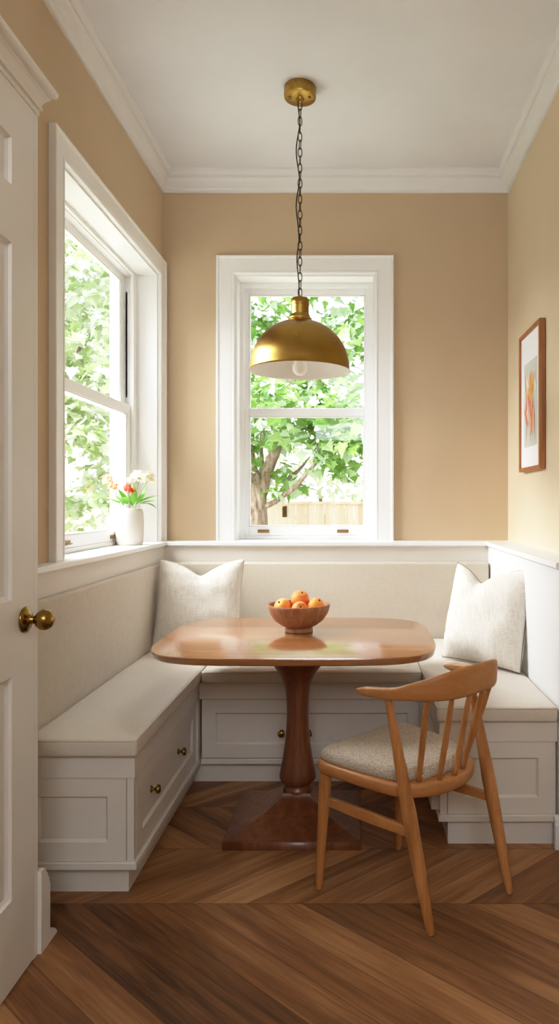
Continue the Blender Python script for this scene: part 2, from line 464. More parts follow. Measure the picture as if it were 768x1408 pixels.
def catmull(pts, closed=False, k=6):
    n = len(pts); out = []
    rng = range(n) if closed else range(n-1)
    g = (lambda i: Vector(pts[i % n])) if closed else (lambda i: Vector(pts[max(0, min(n-1, i))]))
    for i in rng:
        p0, p1, p2, p3 = g(i-1), g(i), g(i+1), g(i+2)
        for j in range(k):
            t = j/k
            out.append(0.5*((2*p1)+(p2-p0)*t+(2*p0-5*p1+4*p2-p3)*t*t+(3*p1-p0-3*p2+p3)*t**3))
    if not closed: out.append(Vector(pts[-1]))
    return out

# ------------------------------------------------------------------ room dimensions
XL, XR, YB = -1.172, 0.916, 4.185
YF = -2.6
ZC = 3.31
ZCAP = 1.085
XD, YD = -0.93, 2.007          # projecting wall with the white door
WT = 0.28                      # wall thickness
# window openings
LW = (2.73, 4.067, ZCAP, 2.660)       # y0,y1,z0,z1 left window
BW = (-0.736, 0.112, ZCAP, 2.695)     # x0,x1,z0,z1 back window

def struct(name, bm, m, parent=None, **kw):
    o = obj(name, bm, m, parent, **kw)
    if parent is None: o['kind'] = 'structure'
    return o

struct('floor', bx(XL-WT, XR+WT, YF-WT, YB+WT, -0.12, 0.0), FLOORM)
struct('ceiling', bx(XL-WT, XR+WT, YF-WT, YB+WT, ZC, ZC+0.12), CEIL)
bm = BM()
box(bm, XL-WT, XL, YF, LW[0], 0, ZC); box(bm, XL-WT, XL, LW[1], YB, 0, ZC)
box(bm, XL-WT, XL, LW[0], LW[1], 0, LW[2]-0.03); box(bm, XL-WT, XL, LW[0], LW[1], LW[3], ZC)
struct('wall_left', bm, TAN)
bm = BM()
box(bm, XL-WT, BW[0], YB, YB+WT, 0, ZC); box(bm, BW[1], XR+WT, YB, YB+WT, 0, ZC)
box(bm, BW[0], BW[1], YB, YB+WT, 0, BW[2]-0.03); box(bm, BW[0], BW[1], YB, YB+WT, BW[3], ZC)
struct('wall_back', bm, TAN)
struct('wall_right', bx(XR, XR+WT, YF, YB, 0, ZC), TAN_LIT)
struct('wall_front', bx(XL-WT, XR+WT, YF-WT, YF, 0, ZC), TAN_LIT)
# projecting wall on the left with a door opening
DY0, DY1, DZ = 1.10, 1.98, 2.44
bm = BM()
box(bm, XL+0.002, XD, YF, DY0-0.03, 0, ZC); box(bm, XL+0.002, XD, DY0-0.03, YD, DZ, ZC); box(bm, XL+0.002, XD-0.06, DY0-0.03, YD, 0, DZ)
struct('wall_entry', bm, TAN)

# ------------------------------------------------------------------ crown mouldings (mitred), one per wall
CZ = 3.188
CROWN = [(0, CZ), (0.012, CZ), (0.012, CZ+0.014), (0.018, CZ+0.020), (0.022, CZ+0.036), (0.030, CZ+0.056), (0.042, CZ+0.072),
         (0.050, CZ+0.076), (0.050, CZ+0.084), (0.056, CZ+0.084), (0.060, CZ+0.096), (0.070, CZ+0.104), (0.072, CZ+0.112), (0.072, ZC), (0, ZC)]
def crown(name, fn0, fn1):
    bm = BM()
    a = [bm.verts.new(fn0(o, z)) for o, z in CROWN]; b = [bm.verts.new(fn1(o, z)) for o, z in CROWN]
    n = len(CROWN)
    for i in range(n): bm.faces.new((a[i], a[(i+1) % n], b[(i+1) % n], b[i]))
    bm.faces.new(a[::-1]); bm.faces.new(b)
    struct(name, bm, WHITE)
crown('trim_1', lambda o, z: (XL+o*1.02, YD+0.002, z), lambda o, z: (XL+o*1.02, YB-o, z))
crown('trim_2', lambda o, z: (XL+o, YB-o, z), lambda o, z: (XR-o, YB-o, z))
crown('trim_3', lambda o, z: (XR-o, YF, z), lambda o, z: (XR-o, YB-o, z))

# ------------------------------------------------------------------ wainscot and ledges
XWL, YWB, XWR = -1.125, 4.05, 0.77
YRN = 2.63                     # near end of the right hand wainscot
struct('trim_4', bx(XL, XWL, YD, YB, 0, ZCAP-0.028), CABINET)
struct('trim_5', bx(XWL, XWR, YWB, YB, 0, ZCAP-0.028), CABINET)
bm = BM(); box(bm, XWR, XR, YRN+0.012, YB, 0, ZCAP-0.028); box(bm, XWR-0.002, XWR+0.012, YRN-0.004, YRN+0.012, 0, ZCAP-0.028)
struct('trim_6', bm, WHITE)
struct('wall_right_return', bx(XWR+0.012, XR, YRN, YRN+0.012, 0, ZCAP-0.028), TAN_LIT)
# ledge caps with a small cove under the nose
def cap_profile(w): return [(0, -0.028), (w-0.012, -0.028), (w-0.008, -0.022), (w, -0.020), (w, -0.003), (w-0.003, 0), (0, 0)]
prism_cap = lambda P0, U, W, w, t: prism(BM(), cap_profile(w), P0, U, (0, 0, 1), W, t)
struct('trim_7', prism_cap((XL, YD, ZCAP), (1, 0, 0), (0, 1, 0), XWL-XL+0.018, YB-YD), WHITE_WIN)
struct('trim_8', prism_cap((XWL+0.018, YB, ZCAP), (0, -1, 0), (1, 0, 0), YB-YWB+0.02, XWR-XWL-0.036), WHITE_WIN)
struct('trim_9', prism_cap((XR, YRN-0.02, ZCAP), (-1, 0, 0), (0, 1, 0), XR-XWR+0.018, YB-YRN+0.02), WHITE_WIN)

# baseboards
def base_profile(h=0.14, t=0.018): return [(0, 0), (t, 0), (t, h*0.72), (t*0.8, h*0.78), (t*0.75, h*0.9), (t*0.35, h*0.97), (t*0.3, h), (0, h)]
bm = prism(BM(), base_profile(0.125, 0.02), (XWR-0.02, YRN, 0), (0, -1, 0), (0, 0, 1), (1, 0, 0), XR-XWR+0.02)
prism(bm, base_profile(0.125, 0.02), (XR, YF, 0), (-1, 0, 0), (0, 0, 1), (0, 1, 0), YRN-YF)
struct('baseboard_right', bm, WHITE)
EB = [(0, 0), (0.105, 0), (0.105, 0.006), (0.090, 0.022), (0.072, 0.034), (0.058, 0.036), (0.058, 0.178), (0.052, 0.186), (0.052, 0.198), (0.044, 0.204),
      (0.044, 0.214), (0.034, 0.220), (0.028, 0.236), (0.022, 0.240), (0, 0.240)]
struct('baseboard_left', prism(BM(), EB, (XWL, YD, 0), (0, 1, 0), (0, 0, 1), (1, 0, 0), -0.915-XWL), DOORWHITE)

# ------------------------------------------------------------------ door with cornice
door = tag(empty('door_1', (XD, DY1, 0)), kind='structure')
XF = 0.005                     # local x of the door face (world -0.925)
def door_slab():
    bm = BM()
    ys = [(-0.85, -0.723), (-0.492, -0.367), (-0.125, 0.0)]
    zs = [(0.006, 0.243), (0.843, 1.05), (2.01, 2.165), (2.294, 2.432)]
    for a, b in ys: box(bm, XF-0.042, XF, a, b, 0.006, 2.432)
    for (p, q) in ((ys[0][1], ys[1][0]), (ys[1][1], ys[2][0])):
        for a, b in zs: box(bm, XF-0.042, XF, p, q, a, b)
        for (a, b) in ((0.243, 0.843), (1.05, 2.01), (2.165, 2.294)):
            box(bm, XF-0.034, XF-0.015, p, q, a, b)
            # sloped moulding ring and raised field
            for k, (i0, i1, h0, h1) in enumerate(((0.0, 0.003, 0.0, -0.009), (0.003, 0.011, -0.009, -0.015), (0.030, 0.048, -0.015, -0.008))):
                A = [(p+i0, a+i0), (q-i0, a+i0), (q-i0, b-i0), (p+i0, b-i0)]
                B = [(p+i1, a+i1), (q-i1, a+i1), (q-i1, b-i1), (p+i1, b-i1)]
                va = [bm.verts.new((XF+h0, y, z)) for y, z in A]; vb = [bm.verts.new((XF+h1, y, z)) for y, z in B]
                for i in range(4): bm.faces.new((va[i], va[(i+1) % 4], vb[(i+1) % 4], vb[i]))
                if k == 2: bm.faces.new(vb)
    return bm
obj('door_panel', door_slab(), DOORWHITE, door)
obj('door_jamb', bx(-0.06, 0.004, 0.003, YD-DY1+0.001, 0, DZ), DOORWHITE, door)
def cornice():
    pr = [(0, 0.0), (0.010, 0.0), (0.010, 0.016), (0.018, 0.016), (0.018, 0.024), (0.015, 0.027), (0.017, 0.033), (0.022, 0.040), (0.030, 0.046), (0.040, 0.050), (0.040, 0.055), (0.052, 0.055), (0.058, 0.058), (0.060, 0.064), (0.060, 0.072), (0, 0.072)]
    bm = BM(); e = YD-DY1-0.004
    a = [bm.verts.new((o, -1.0, DZ-0.008+z)) for o, z in pr]
    b = [bm.verts.new((o, e+o*0.25, DZ-0.008+z)) for o, z in pr]
    n = len(pr)
    for i in range(n): bm.faces.new((a[i], a[(i+1) % n], b[(i+1) % n], b[i]))
    bm.faces.new(a[::-1]); bm.faces.new(b)
    return bm
obj('door_cornice', cornice(), DOORWHITE, door)
kn = obj('door_knob', lathe(lathe(BM(), [(0, 0.0), (0.037, 0.0), (0.037, 0.004), (0.031, 0.009), (0.020, 0.011), (0.013, 0.016), (0.011, 0.030)], (XF, -0.052, 0.985), (1, 0, 0)),
     [(0.011, 0.026), (0.013, 0.033), (0.022, 0.037), (0.028, 0.046), (0.0295, 0.055), (0.028, 0.064), (0.022, 0.074), (0.010, 0.080), (0, 0.081)], (XF, -0.052, 0.985), (1, 0, 0)), BRASS2, door, smooth=True)

# ------------------------------------------------------------------ windows
def sash(bm, o, u, n, a0, a1, z0, z1, b0, b1, st, top, bot):
    obox(bm, o, u, n, a0, a0+st, b0, b1, z0, z1); obox(bm, o, u, n, a1-st, a1, b0, b1, z0, z1)
    obox(bm, o, u, n, a0+st, a1-st, b0, b1, z0, z0+bot); obox(bm, o, u, n, a0+st, a1-st, b0, b1, z1-top, z1)
    # thin glazing bead
    bd = 0.008; bi = b0+(b1-b0)*0.35
    A0, A1, Z0, Z1 = a0+st, a1-st, z0+bot, z1-top
    for q in ((A0, A0+bd, Z0, Z1), (A1-bd, A1, Z0, Z1)): obox(bm, o, u, n, q[0], q[1], bi, b1-0.004, q[2], q[3])
    for q in ((A0, A1, Z0, Z0+bd), (A0, A1, Z1-bd, Z1)): obox(bm, o, u, n, q[0], q[1], bi, b1-0.004, q[2], q[3])
    return A0, A1, Z0, Z1

def casing_profile(w, t):      # (across from opening edge outward, proud of wall)
    return [(0, 0), (0, t*0.55), (0.004, t*0.75), (0.012, t*0.78), (0.016, t*0.62), (0.020, t*0.70), (w-0.016, t*0.78), (w-0.012, t), (w-0.002, t), (w, t*0.9), (w, 0)]

def make_window(name, o, u, n, W, z0, z1, cw, ct, liner, st, zmid, glass, near_st=None, drop=0.0):
    """o: floor corner of opening on the room-side wall plane; u along opening, n into the room"""
    o = Vector(o); u = Vector(u); n = Vector(n); w = Vector((0, 0, 1))
    root = tag(empty(name, o), kind='structure')
    O = Vector((0, 0, 0))
    # casing, mitred at the top
    pr = casing_profile(cw, ct); bm = BM()
    def P(a, b, z): return O + u*a + n*b + w*z
    cols = []
    for q, h in pr:
        cols.append([bm.verts.new(P(-q, h, z0)), bm.verts.new(P(-q, h, z1+q)), bm.verts.new(P(W+q, h, z1+q)), bm.verts.new(P(W+q, h, z0))])
    for c, d in zip(cols, cols[1:]+cols[:1]):
        for i in range(3): bm.faces.new((c[i], c[i+1], d[i+1], d[i]))
    bm.faces.new([c[0] for c in cols]); bm.faces.new([c[3] for c in cols][::-1])
    obj('casing', bm, WHITE_WIN, root)
    # jambs and head lining the reveal, stops and sash tracks
    D = 0.26; bm = BM(); e = 0.012
    obox(bm, O, u, n, 0, e, -D, 0.001, z0, z1); obox(bm, O, u, n, W-e, W, -D, 0.001, z0, z1); obox(bm, O, u, n, e, W-e, -D, 0.001, z1-e, z1)
    b_in = -0.132
    for (a0, a1) in ((e, liner), (W-liner, W-e)):
        obox(bm, O, u, n, a0, a1, b_in, b_in+0.016, z0, z1-e)
        obox(bm, O, u, n, a0, a1*0.5+a0*0.5 if a0 == e else a1, b_in-0.1, b_in, z0, z1-e) if a0 == e else obox(bm, O, u, n, (a0+a1)/2, a1, b_in-0.1, b_in, z0, z1-e)
    obox(bm, O, u, n, liner, W-liner, b_in, b_in+0.016, z1-0.030, z1-e); obox(bm, O, u, n, (e+liner)/2, W-(e+liner)/2, b_in-0.1, b_in-0.001, z1-0.034, z1-e)
    obj('jamb_lining', bm, WHITE_WIN, root)
    obj('window_sill', obox(BM(), O, u, n, 0, W, -D-0.04, -0.002, z0-0.03, z0), WHITE_WIN, root)
    if liner > 0.05:
     bm = BM(); obox(bm, O, u, n, W-liner*0.5-0.006, W-liner*0.5, b_in-0.045, b_in-0.03, zmid+0.05, z1-0.12)
     obox(bm, O, u, n, liner*0.5, liner*0.5+0.006, b_in-0.045, b_in-0.03, zmid+0.05, z1-0.12)
     obj('sash_track', bm, DARKGAP, root)
    # sashes
    h = liner*0.5
    bm = BM(); g = sash(bm, O, u, n, h, W-h, z0+0.022, zmid, b_in-0.036, b_in-0.001, st, 0.052, 0.058)
    lower = obj('lower_sash', bm, WHITE_WIN, root, bevel=0.002, seg=1)
    obj('pane', obox(BM(), O, u, n, g[0], g[1], b_in-0.021, b_in-0.017, g[2], g[3]), glass, lower)
    bm = BM(); obox(bm, O, u, n, h, W-h, b_in-0.045, b_in+0.005, z0, z0+0.022)
    obj('sill_stop', bm, WHITE_WIN, root, bevel=0.003)
    bm = BM(); g2 = sash(bm, O, u, n, h, W-h, zmid-0.05, z1-0.03, b_in-0.076, b_in-0.040, st-0.006, 0.040, 0.040)
    upper = obj('upper_sash', bm, WHITE_WIN, root, bevel=0.002, seg=1)
    obj('pane', obox(BM(), O, u, n, g2[0], g2[1], b_in-0.060, b_in-0.056, g2[2], g2[3]), glass, upper)
    return root, lower, b_in, g

root, lower, b_in, g = make_window('window_1', (XL, LW[0], 0), (0, 1, 0), (1, 0, 0), LW[1]-LW[0], LW[2], LW[3], 0.100, 0.030, 0.075, 0.095, 1.875, GLASSL)
def sash_lift(parent, c, u, n):
    bm = BM(); obox(bm, c, u, n, -0.036, 0.036, 0, 0.006, -0.010, 0.010); obox(bm, c, u, n, -0.030, 0.030, 0.006, 0.018, -0.008, -0.002)
    obj('sash_lift', bm, LIFTM, parent, bevel=0.002)
for k in (0.28, 0.72): sash_lift(lower, Vector((0, 1, 0))*((LW[1]-LW[0])*k) + Vector((1, 0, 0))*b_in + Vector((0, 0, 1.132)), Vector((0, 1, 0)), Vector((1, 0, 0)))
root, lower, b_in, g = make_window('window_2', (BW[0], YB, 0), (1, 0, 0), (0, -1, 0), BW[1]-BW[0], BW[2], BW[3], 0.110, 0.026, 0.036, 0.046, 1.905, GLASS)
for px in (362, 471): 
    X = (px-490)*(YB+0.13)/F
    sash_lift(lower, Vector((X-BW[0], 0.132, 1.136)), Vector((1, 0, 0)), Vector((0, -1, 0)))

# ------------------------------------------------------------------ built-in benches
def shaker(o, u, n, w, h, fr=0.065, t=0.018, frz=None):
    """framed panel standing on o, w wide along u, h high, front at +t along n"""
    bm = BM(); frz = frz or fr
    obox(bm, o, u, n, 0, fr, 0, t, 0, h); obox(bm, o, u, n, w-fr, w, 0, t, 0, h)
    obox(bm, o, u, n, fr, w-fr, 0, t, 0, frz); obox(bm, o, u, n, fr, w-fr, 0, t, h-frz, h)
    obox(bm, o, u, n, fr, w-fr, 0, t-0.010, frz, h-frz)
    # bevelled inner edge
    o, u, n, z = Vector(o), Vector(u), Vector(n), Vector((0, 0, 1)); i = 0.008
    A = [(fr, frz), (w-fr, frz), (w-fr, h-frz), (fr, h-frz)]; B = [(fr+i, frz+i), (w-fr-i, frz+i), (w-fr-i, h-frz-i), (fr+i, h-frz-i)]
    va = [bm.verts.new(o+u*a+z*b+n*t) for a, b in A]; vb = [bm.verts.new(o+u*a+z*b+n*(t-0.0095)) for a, b in B]
    for k in range(4): bm.faces.new((va[k], va[(k+1) % 4], vb[(k+1) % 4], vb[k]))
    return bm
def knob_bm(o, n):
    return lathe(BM(), [(0, 0), (0.013, 0), (0.013, 0.003), (0.006, 0.006), (0.005, 0.016), (0.010, 0.019), (0.0165, 0.023), (0.017, 0.029), (0.013, 0.034), (0.006, 0.036), (0, 0.0365)], o, n, 24)

UX, UY = Vector((1, 0, 0)), Vector((0, 1, 0))
G = 0.003
# left bench
B1 = thing('storage_bench', 'white built-in storage bench with two brass knobs below the side window', 'bench', (-0.93, 3.2, 0))
W2L = lambda root: -Vector(root.location)
def part(name, bm, m, root, **kw):     # world-space mesh placed under a root
    bmesh.ops.translate(bm, verts=bm.verts, vec=-Vector(root.location))
    return obj(name, bm, m, root, **kw)
def kid(name, bm, m, par, root, **kw):
    bmesh.ops.translate(bm, verts=bm.verts, vec=-Vector(root.location))
    return obj(name, bm, m, par, **kw)
XB = -0.735; YN = 2.29; YBF = 3.215; XRB = 0.315
part('carcass', bx(XWL+0.001, XB-0.024, YN+0.024, YWB-0.001, 0.094, 0.400), CABINET, B1)
part('seat_board', bx(XWL+0.001, XB, YN, YWB-0.001, 0.398, 0.475), CABINET, B1, bevel=0.002)
part('base_moulding', bx(XWL+0.001, XB+0.007, YN-0.004, YWB-0.001, 0.094, 0.120), CABINET, B1, bevel=0.004)
part('plinth', bx(XWL+0.001, XB-0.034, YN+0.042, YWB-0.001, 0.0, 0.094), CABINET, B1)
part('end_panel', shaker((XWL+0.004, YN+0.024, 0.121), UX, -UY, XB-0.030-XWL-0.004, 0.276, 0.062), CABINET, B1)
part('corner_post', bx(XB-0.030+G, XB-0.004, YN+0.004, YN+0.030, 0.120, 0.398), CABINET, B1)
part('corner_filler', bx(XB-0.0235, XB+0.004, YBF-0.030, YBF+0.030, 0.1205, 0.3975), CABINET, B1)
dr = part('drawer', shaker((XB-0.024, YN+0.036, 0.124), UY, UX, YBF-YN-0.07, 0.271, 0.062, 0.02), CABINET, B1)
for y in (2.52, 2.90): kid('knob', knob_bm((XB-0.015, y, 0.268), (1, 0, 0)), BRASS2, dr, B1, smooth=True)
# back bench
B2 = thing('storage_bench', 'white built-in storage bench behind the pedestal table, below the back window', 'bench', (-0.21, 3.6, 0))
part('carcass', bx(XB+0.010, XRB-0.006, YBF+0.024, YWB-0.001, 0.094, 0.400), CABINET, B2)
part('seat_board', bx(XB+0.002, XRB-0.002, YBF, YWB-0.001, 0.398, 0.475), CABINET, B2, bevel=0.002)
part('base_moulding', bx(XB+0.009, XRB-0.009, YBF, YWB-0.001, 0.094, 0.120), CABINET, B2, bevel=0.004)
part('plinth', bx(XB-0.033, XRB+0.035, YBF+0.042, YWB-0.001, 0.0, 0.0935), CABINET, B2)
dr = part('drawer', shaker((XB+0.014, YBF+0.024, 0.124), UX, -UY, XRB-XB-0.028, 0.271, 0.062), CABINET, B2)
for px in (387, 424): kid('knob', knob_bm(((px-490)*3.22/F, YBF+0.014, 0.24), (0, -1, 0)), BRASS2, dr, B2, smooth=True)
# right bench
B3 = thing('storage_bench', 'white built-in storage bench behind the wooden chair, against the right wall', 'bench', (0.54, 3.3, 0))
YN3 = 2.64
part('carcass', bx(XRB+0.024, XWR-0.003, YN3+0.024, YWB-0.001, 0.094, 0.400), CABINET, B3)
part('seat_board', bx(XRB, XWR-0.003, YN3, YWB-0.001, 0.398, 0.475), CABINET, B3, bevel=0.002)
part('base_moulding', bx(XRB-0.004, XWR-0.003, YN3-0.006, YWB-0.001, 0.094, 0.120), CABINET, B3, bevel=0.004)
part('plinth', bx(XRB+0.036, XWR-0.003, YN3+0.020, YWB-0.001, 0.0, 0.094), CABINET, B3)
part('end_panel', shaker((XRB+0.034, YN3+0.024, 0.121), UX, -UY, XWR-XRB-0.046, 0.276, 0.062), CABINET, B3)
part('corner_post', bx(XRB+0.004, XRB+0.034-G, YN3+0.004, YN3+0.030, 0.120, 0.398), CABINET, B3)
part('drawer', shaker((XRB+0.024, YN3+0.036, 0.124), UY, -UX, YBF-YN3-0.07, 0.271, 0.062, 0.05), CABINET, B3)

# ------------------------------------------------------------------ seat cushions and backrests
def cushion(name, label, cat, x0, x1, y0, y1, z0, z1, m, bev=0.014, crown_h=0.006, pipes=True, axis='Z'):
    c = Vector(((x0+x1)/2, (y0+y1)/2, z0)); t = thing(name, label, cat, c)
    bm = BM(); lx, ly = x1-x0, y1-y0
    nx, ny = max(2, int(lx/0.06)), max(2, int(ly/0.06))
    bm2 = bx(x0-c.x, x1-c.x, y0-c.y, y1-c.y, 0, z1-z0)
    bmesh.ops.bevel(bm2, geom=[e for e in bm2.edges], offset=bev, segments=4, profile=0.5, affect='EDGES')
    cuts_x = [-lx/2+bev+(lx-2*bev)*i/nx for i in range(1, nx)]; cuts_y = [-ly/2+bev+(ly-2*bev)*i/ny for i in range(1, ny)]
    for q in cuts_x: bmesh.ops.bisect_plane(bm2, geom=bm2.verts[:]+bm2.edges[:]+bm2.faces[:], plane_co=(q, 0, 0), plane_no=(1, 0, 0))
    for q in cuts_y: bmesh.ops.bisect_plane(bm2, geom=bm2.verts[:]+bm2.edges[:]+bm2.faces[:], plane_co=(0, q, 0), plane_no=(0, 1, 0))
    for v in bm2.verts:
        k = max(0, 1-(2*v.co.x/lx)**4)*max(0, 1-(2*v.co.y/ly)**4)
        if v.co.z > (z1-z0)*0.6: v.co.z += crown_h*k + 0.0025*k*noise.noise(v.co*5+c)
        if v.co.z > 0.004: 
            v.co.x += 0.002*noise.noise(v.co*9+c); v.co.y += 0.002*noise.noise(v.co*9-c)
    bm.free()
    obj('cover', bm2, m, t, smooth=True)
    if pipes:
        i = 0.005
        zt = z1-z0-0.0115
        X, Y = lx/2-0.0025, ly/2-0.0025; r = bev
        pts = []
        for sx, sy, a0 in ((1, 1, 0), (-1, 1, 90), (-1, -1, 180), (1, -1, 270)):
            for k in range(5):
                a = R(a0+k*22.5); pts.append((sx*(X-r)+r*math.cos(a), sy*(Y-r)+r*math.sin(a), zt+0.006))
        obj('piping', closed_tube(BM(), pts, 0.0028, 6), PIPING, t, smooth=True)
    return t
cushion('seat_cushion', 'long pale linen bench cushion under the side window', 'cushion', -1.089, -0.722, 2.262, 3.965, 0.4755, 0.535, LINEN2)
cushion('seat_cushion', 'pale linen bench cushion behind the table, between the two side cushions', 'cushion', -0.718, 0.300, 3.185, 3.965, 0.4755, 0.533, LINEN2)
cushion('seat_cushion', 'pale linen bench cushion at right, behind the wooden chair', 'cushion', 0.304, 0.765, 2.622, 3.965, 0.4755, 0.535, LINEN2)

def pad(label, lo, hi, axis):
    """upright upholstered panel"""
    c = Vector(((lo[0]+hi[0])/2, (lo[1]+hi[1])/2, lo[2])); t = tag(empty('bench_backrest', c), label, 'backrest')
    bm = box(BM(), lo[0]-c.x, hi[0]-c.x, lo[1]-c.y, hi[1]-c.y, 0, hi[2]-lo[2])
    bmesh.ops.bevel(bm, geom=bm.edges[:], offset=0.012, segments=4, profile=0.5, affect='EDGES')
    obj('cover', bm, LINEN, t, smooth=True, auto=R(50))
    return t
pad('long linen upholstered backrest below the side window ledge', (XWL+0.001, 2.03, 0.4758), (-1.090, YWB-0.002, 0.972), 'x')
pad('linen upholstered backrest below the back window ledge', (-1.0885, 3.970, 0.4758), (XWR-0.010, YWB-0.002, 0.968), 'y')

# ------------------------------------------------------------------ throw pillows
def pillow(label, P, wdir, lean, w, h, th, dip, seed, edge_seam, du=0.0):
    """P: bottom centre ; wdir: horizontal width direction; lean: up direction; front = wdir x up"""
    wd = Vector(wdir).normalized(); up = Vector(lean).normalized(); up = (up - wd*up.dot(wd)).normalized(); nn = wd.cross(up).normalized()   # nn: toward viewer/back, sign handled symmetric
    t = thing('throw_pillow', label, 'pillow', P)
    n = 34; bm = BM(); grids = []
    S = Vector((seed*3.1, seed*1.7, 0.4))
    def pos(u, v, s):
        # outline with soft pinched sides
        pin = 0.045
        x = u*(w/2)*(1-pin*(1-v*v)*abs(u)**3)
        y = v*(h/2)*(1-pin*(1-u*u)*abs(v)**3)
        # chopped dip at the top centre
        tp = max(0.0, (v+0.1)/1.1)
        y -= dip*tp**2.2*math.exp(-(math.sqrt((u-du)**2+0.012)-0.11)/0.36)*(1-abs(u)**3)
        prof = (max(0, 1-abs(u)**2.6)**0.55)*(max(0, 1-abs(v)**2.6)**0.55)
        z = th/2*prof
        # crease running down from the dip
        z *= 1-0.42*math.exp(-((u-du-0.10*(1-v))/0.17)**2)*max(0, (v-0.15)/0.85)**1.0
        # sag: fuller toward the bottom
        z *= 1.0+0.22*(-v)*(1-abs(v))
        if prof > 0:
            q = Vector((u*1.6, v*1.6, s*0.3))+S; q2 = Vector((u*1.3-v*0.8, u*2.2+v*2.6, 7.0))+S
            z += prof**0.5*(0.010*noise.noise(q*1.5)+0.004*noise.noise(q*4)+0.006*(1-2*abs(noise.noise(q2*1.1)))*(1-0.4*v))
        return P_local(x, y+h/2, s*z)
    def P_local(x, y, z): return wd*x + up*y + nn*z
    vs = {}
    for s in (1, -1):
        for i in range(n+1):
            for j in range(n+1):
                edge = i in (0, n) or j in (0, n)
                key = (i, j, 0 if edge else s)
                if key in vs: continue
                u, v = -1+2*i/n, -1+2*j/n
                # denser near the edges
                u = math.sin(u*PI/2); v = math.sin(v*PI/2)
                vs[key] = bm.verts.new(pos(u, v, s if not edge else 0))
    for s in (1, -1):
        for i in range(n):
            for j in range(n):
                k = [(i, j), (i+1, j), (i+1, j+1), (i, j+1)]
                q = [vs[(a, b, 0 if (a in (0, n) or b in (0, n)) else s)] for a, b in k]
                bm.faces.new(q if s > 0 else q[::-1])
    zmin = min(v.co.z for v in bm.verts)
    for v in bm.verts: v.co.z -= zmin
    ring = [vs[(i, 0, 0)].co.copy() for i in range(n)] + [vs[(n, j, 0)].co.copy() for j in range(n)] + [vs[(n-i, n, 0)].co.copy() for i in range(n)] + [vs[(0, n-j, 0)].co.copy() for j in range(n)]
    obj('cover', bm, PILLOW, t, smooth=True)
    obj('piping', closed_tube(BM(), [p for p in ring], 0.0028, 6), SEAM if edge_seam else PIPING, t, smooth=True)
    return t
pillow('pale linen throw pillow in the left corner, below the flower vase', (-0.850, 3.66, 0.547), (1, 0.0, 0), (0, 0.30, 1), 0.465, 0.475, 0.15, 0.085, 1, False)
pillow('pale linen throw pillow with dark edge seam leaning in the right corner', (0.580, 3.27, 0.547), (0.66, -0.72, 0), (0.07, 0.09, 0.44), 0.455, 0.475, 0.19, 0.085, 2, True, -0.22)

# ------------------------------------------------------------------ pedestal table
TB = thing('pedestal_table', 'rounded rectangular wooden dining table on a turned pedestal with square base', 'table', (-0.245, 2.87, 0))
def table_outline(hw, hd, n=96):
    pts = []
    for i in range(n):
        a = 2*PI*i/n; c, s = math.cos(a), math.sin(a); e = 2/4.4
        pts.append((hw*math.copysign(abs(c)**e, c), hd*math.copysign(abs(s)**e, s)))
    return pts
bm = BM(); prof = [(0.0, 0.014), (0.003, 0.006), (0.010, 0.0), (0.016, 0.0)]
rings = []
top, th = 0.75, 0.030
for inset, z in ((0.06, top-th-0.003), (0.016, top-th), (0.010, top-th+0.001), (0.007, top-th+0.004), (0.001, top-0.007), (0.0, top-0.004), (0.0012, top-0.001), (0.004, top)):
    rings.append([bm.verts.new((x, y+0.07, z)) for x, y in table_outline(0.563-inset, 0.453-inset)])
n = len(rings[0])
for a, b in zip(rings, rings[1:]):
    for i in range(n): bm.faces.new((a[i], a[(i+1) % n], b[(i+1) % n], b[i]))
bm.faces.new(rings[0][::-1]); bm.faces.new(rings[-1])
obj('tabletop', bm, TABLE, TB, smooth=True, auto=R(40))
obj('column', lathe(BM(), [(0.150, 0.716), (0.148, 0.706), (0.132, 0.684), (0.114, 0.660), (0.097, 0.636), (0.079, 0.612), (0.065, 0.586), (0.056, 0.560), (0.050, 0.530), (0.0462, 0.49), (0.0445, 0.44), (0.047, 0.38), (0.054, 0.31), (0.063, 0.25),
     (0.072, 0.205), (0.0755, 0.185), (0.0745, 0.172), (0.066, 0.162), (0.058, 0.155), (0.054, 0.150), (0.053, 0.145), (0.059, 0.138), (0.0625, 0.128), (0.060, 0.118), (0.052, 0.112), (0.050, 0.106)], n=48), PED, TB, smooth=True)
bm = BM(); rings = []
def sq(hw, z): return [bm.verts.new((sx*hw, -0.03*(hw-0.05)/0.21+sy*(hw*0.86+0.008), z)) for sx, sy in ((-1, -1), (1, -1), (1, 1), (-1, 1))]
prof = [(0.262, 0.0), (0.262, 0.030)] + [(p.x, p.y) for p in catmull([(0.258, 0.033, 0), (0.235, 0.038, 0), (0.19, 0.051, 0), (0.15, 0.065, 0), (0.115, 0.081, 0), (0.085, 0.099, 0), (0.066, 0.114, 0), (0.056, 0.128, 0)], False, 3)]
for hw, z in prof: rings.append(sq(hw, z))
for a, b in zip(rings, rings[1:]):
    for i in range(4):
        f = bm.faces.new((a[i], a[(i+1) % 4], b[(i+1) % 4], b[i])); f.smooth = True
bm.faces.new(rings[0][::-1]); bm.faces.new(rings[-1])
for e in bm.edges:
    a_, b_ = e.verts
    if abs(abs(a_.co.x)-abs(b_.co.x)) > 1e-5 or e.calc_face_angle(0) > R(40): e.smooth = False
obj('base', bm, PED, TB)

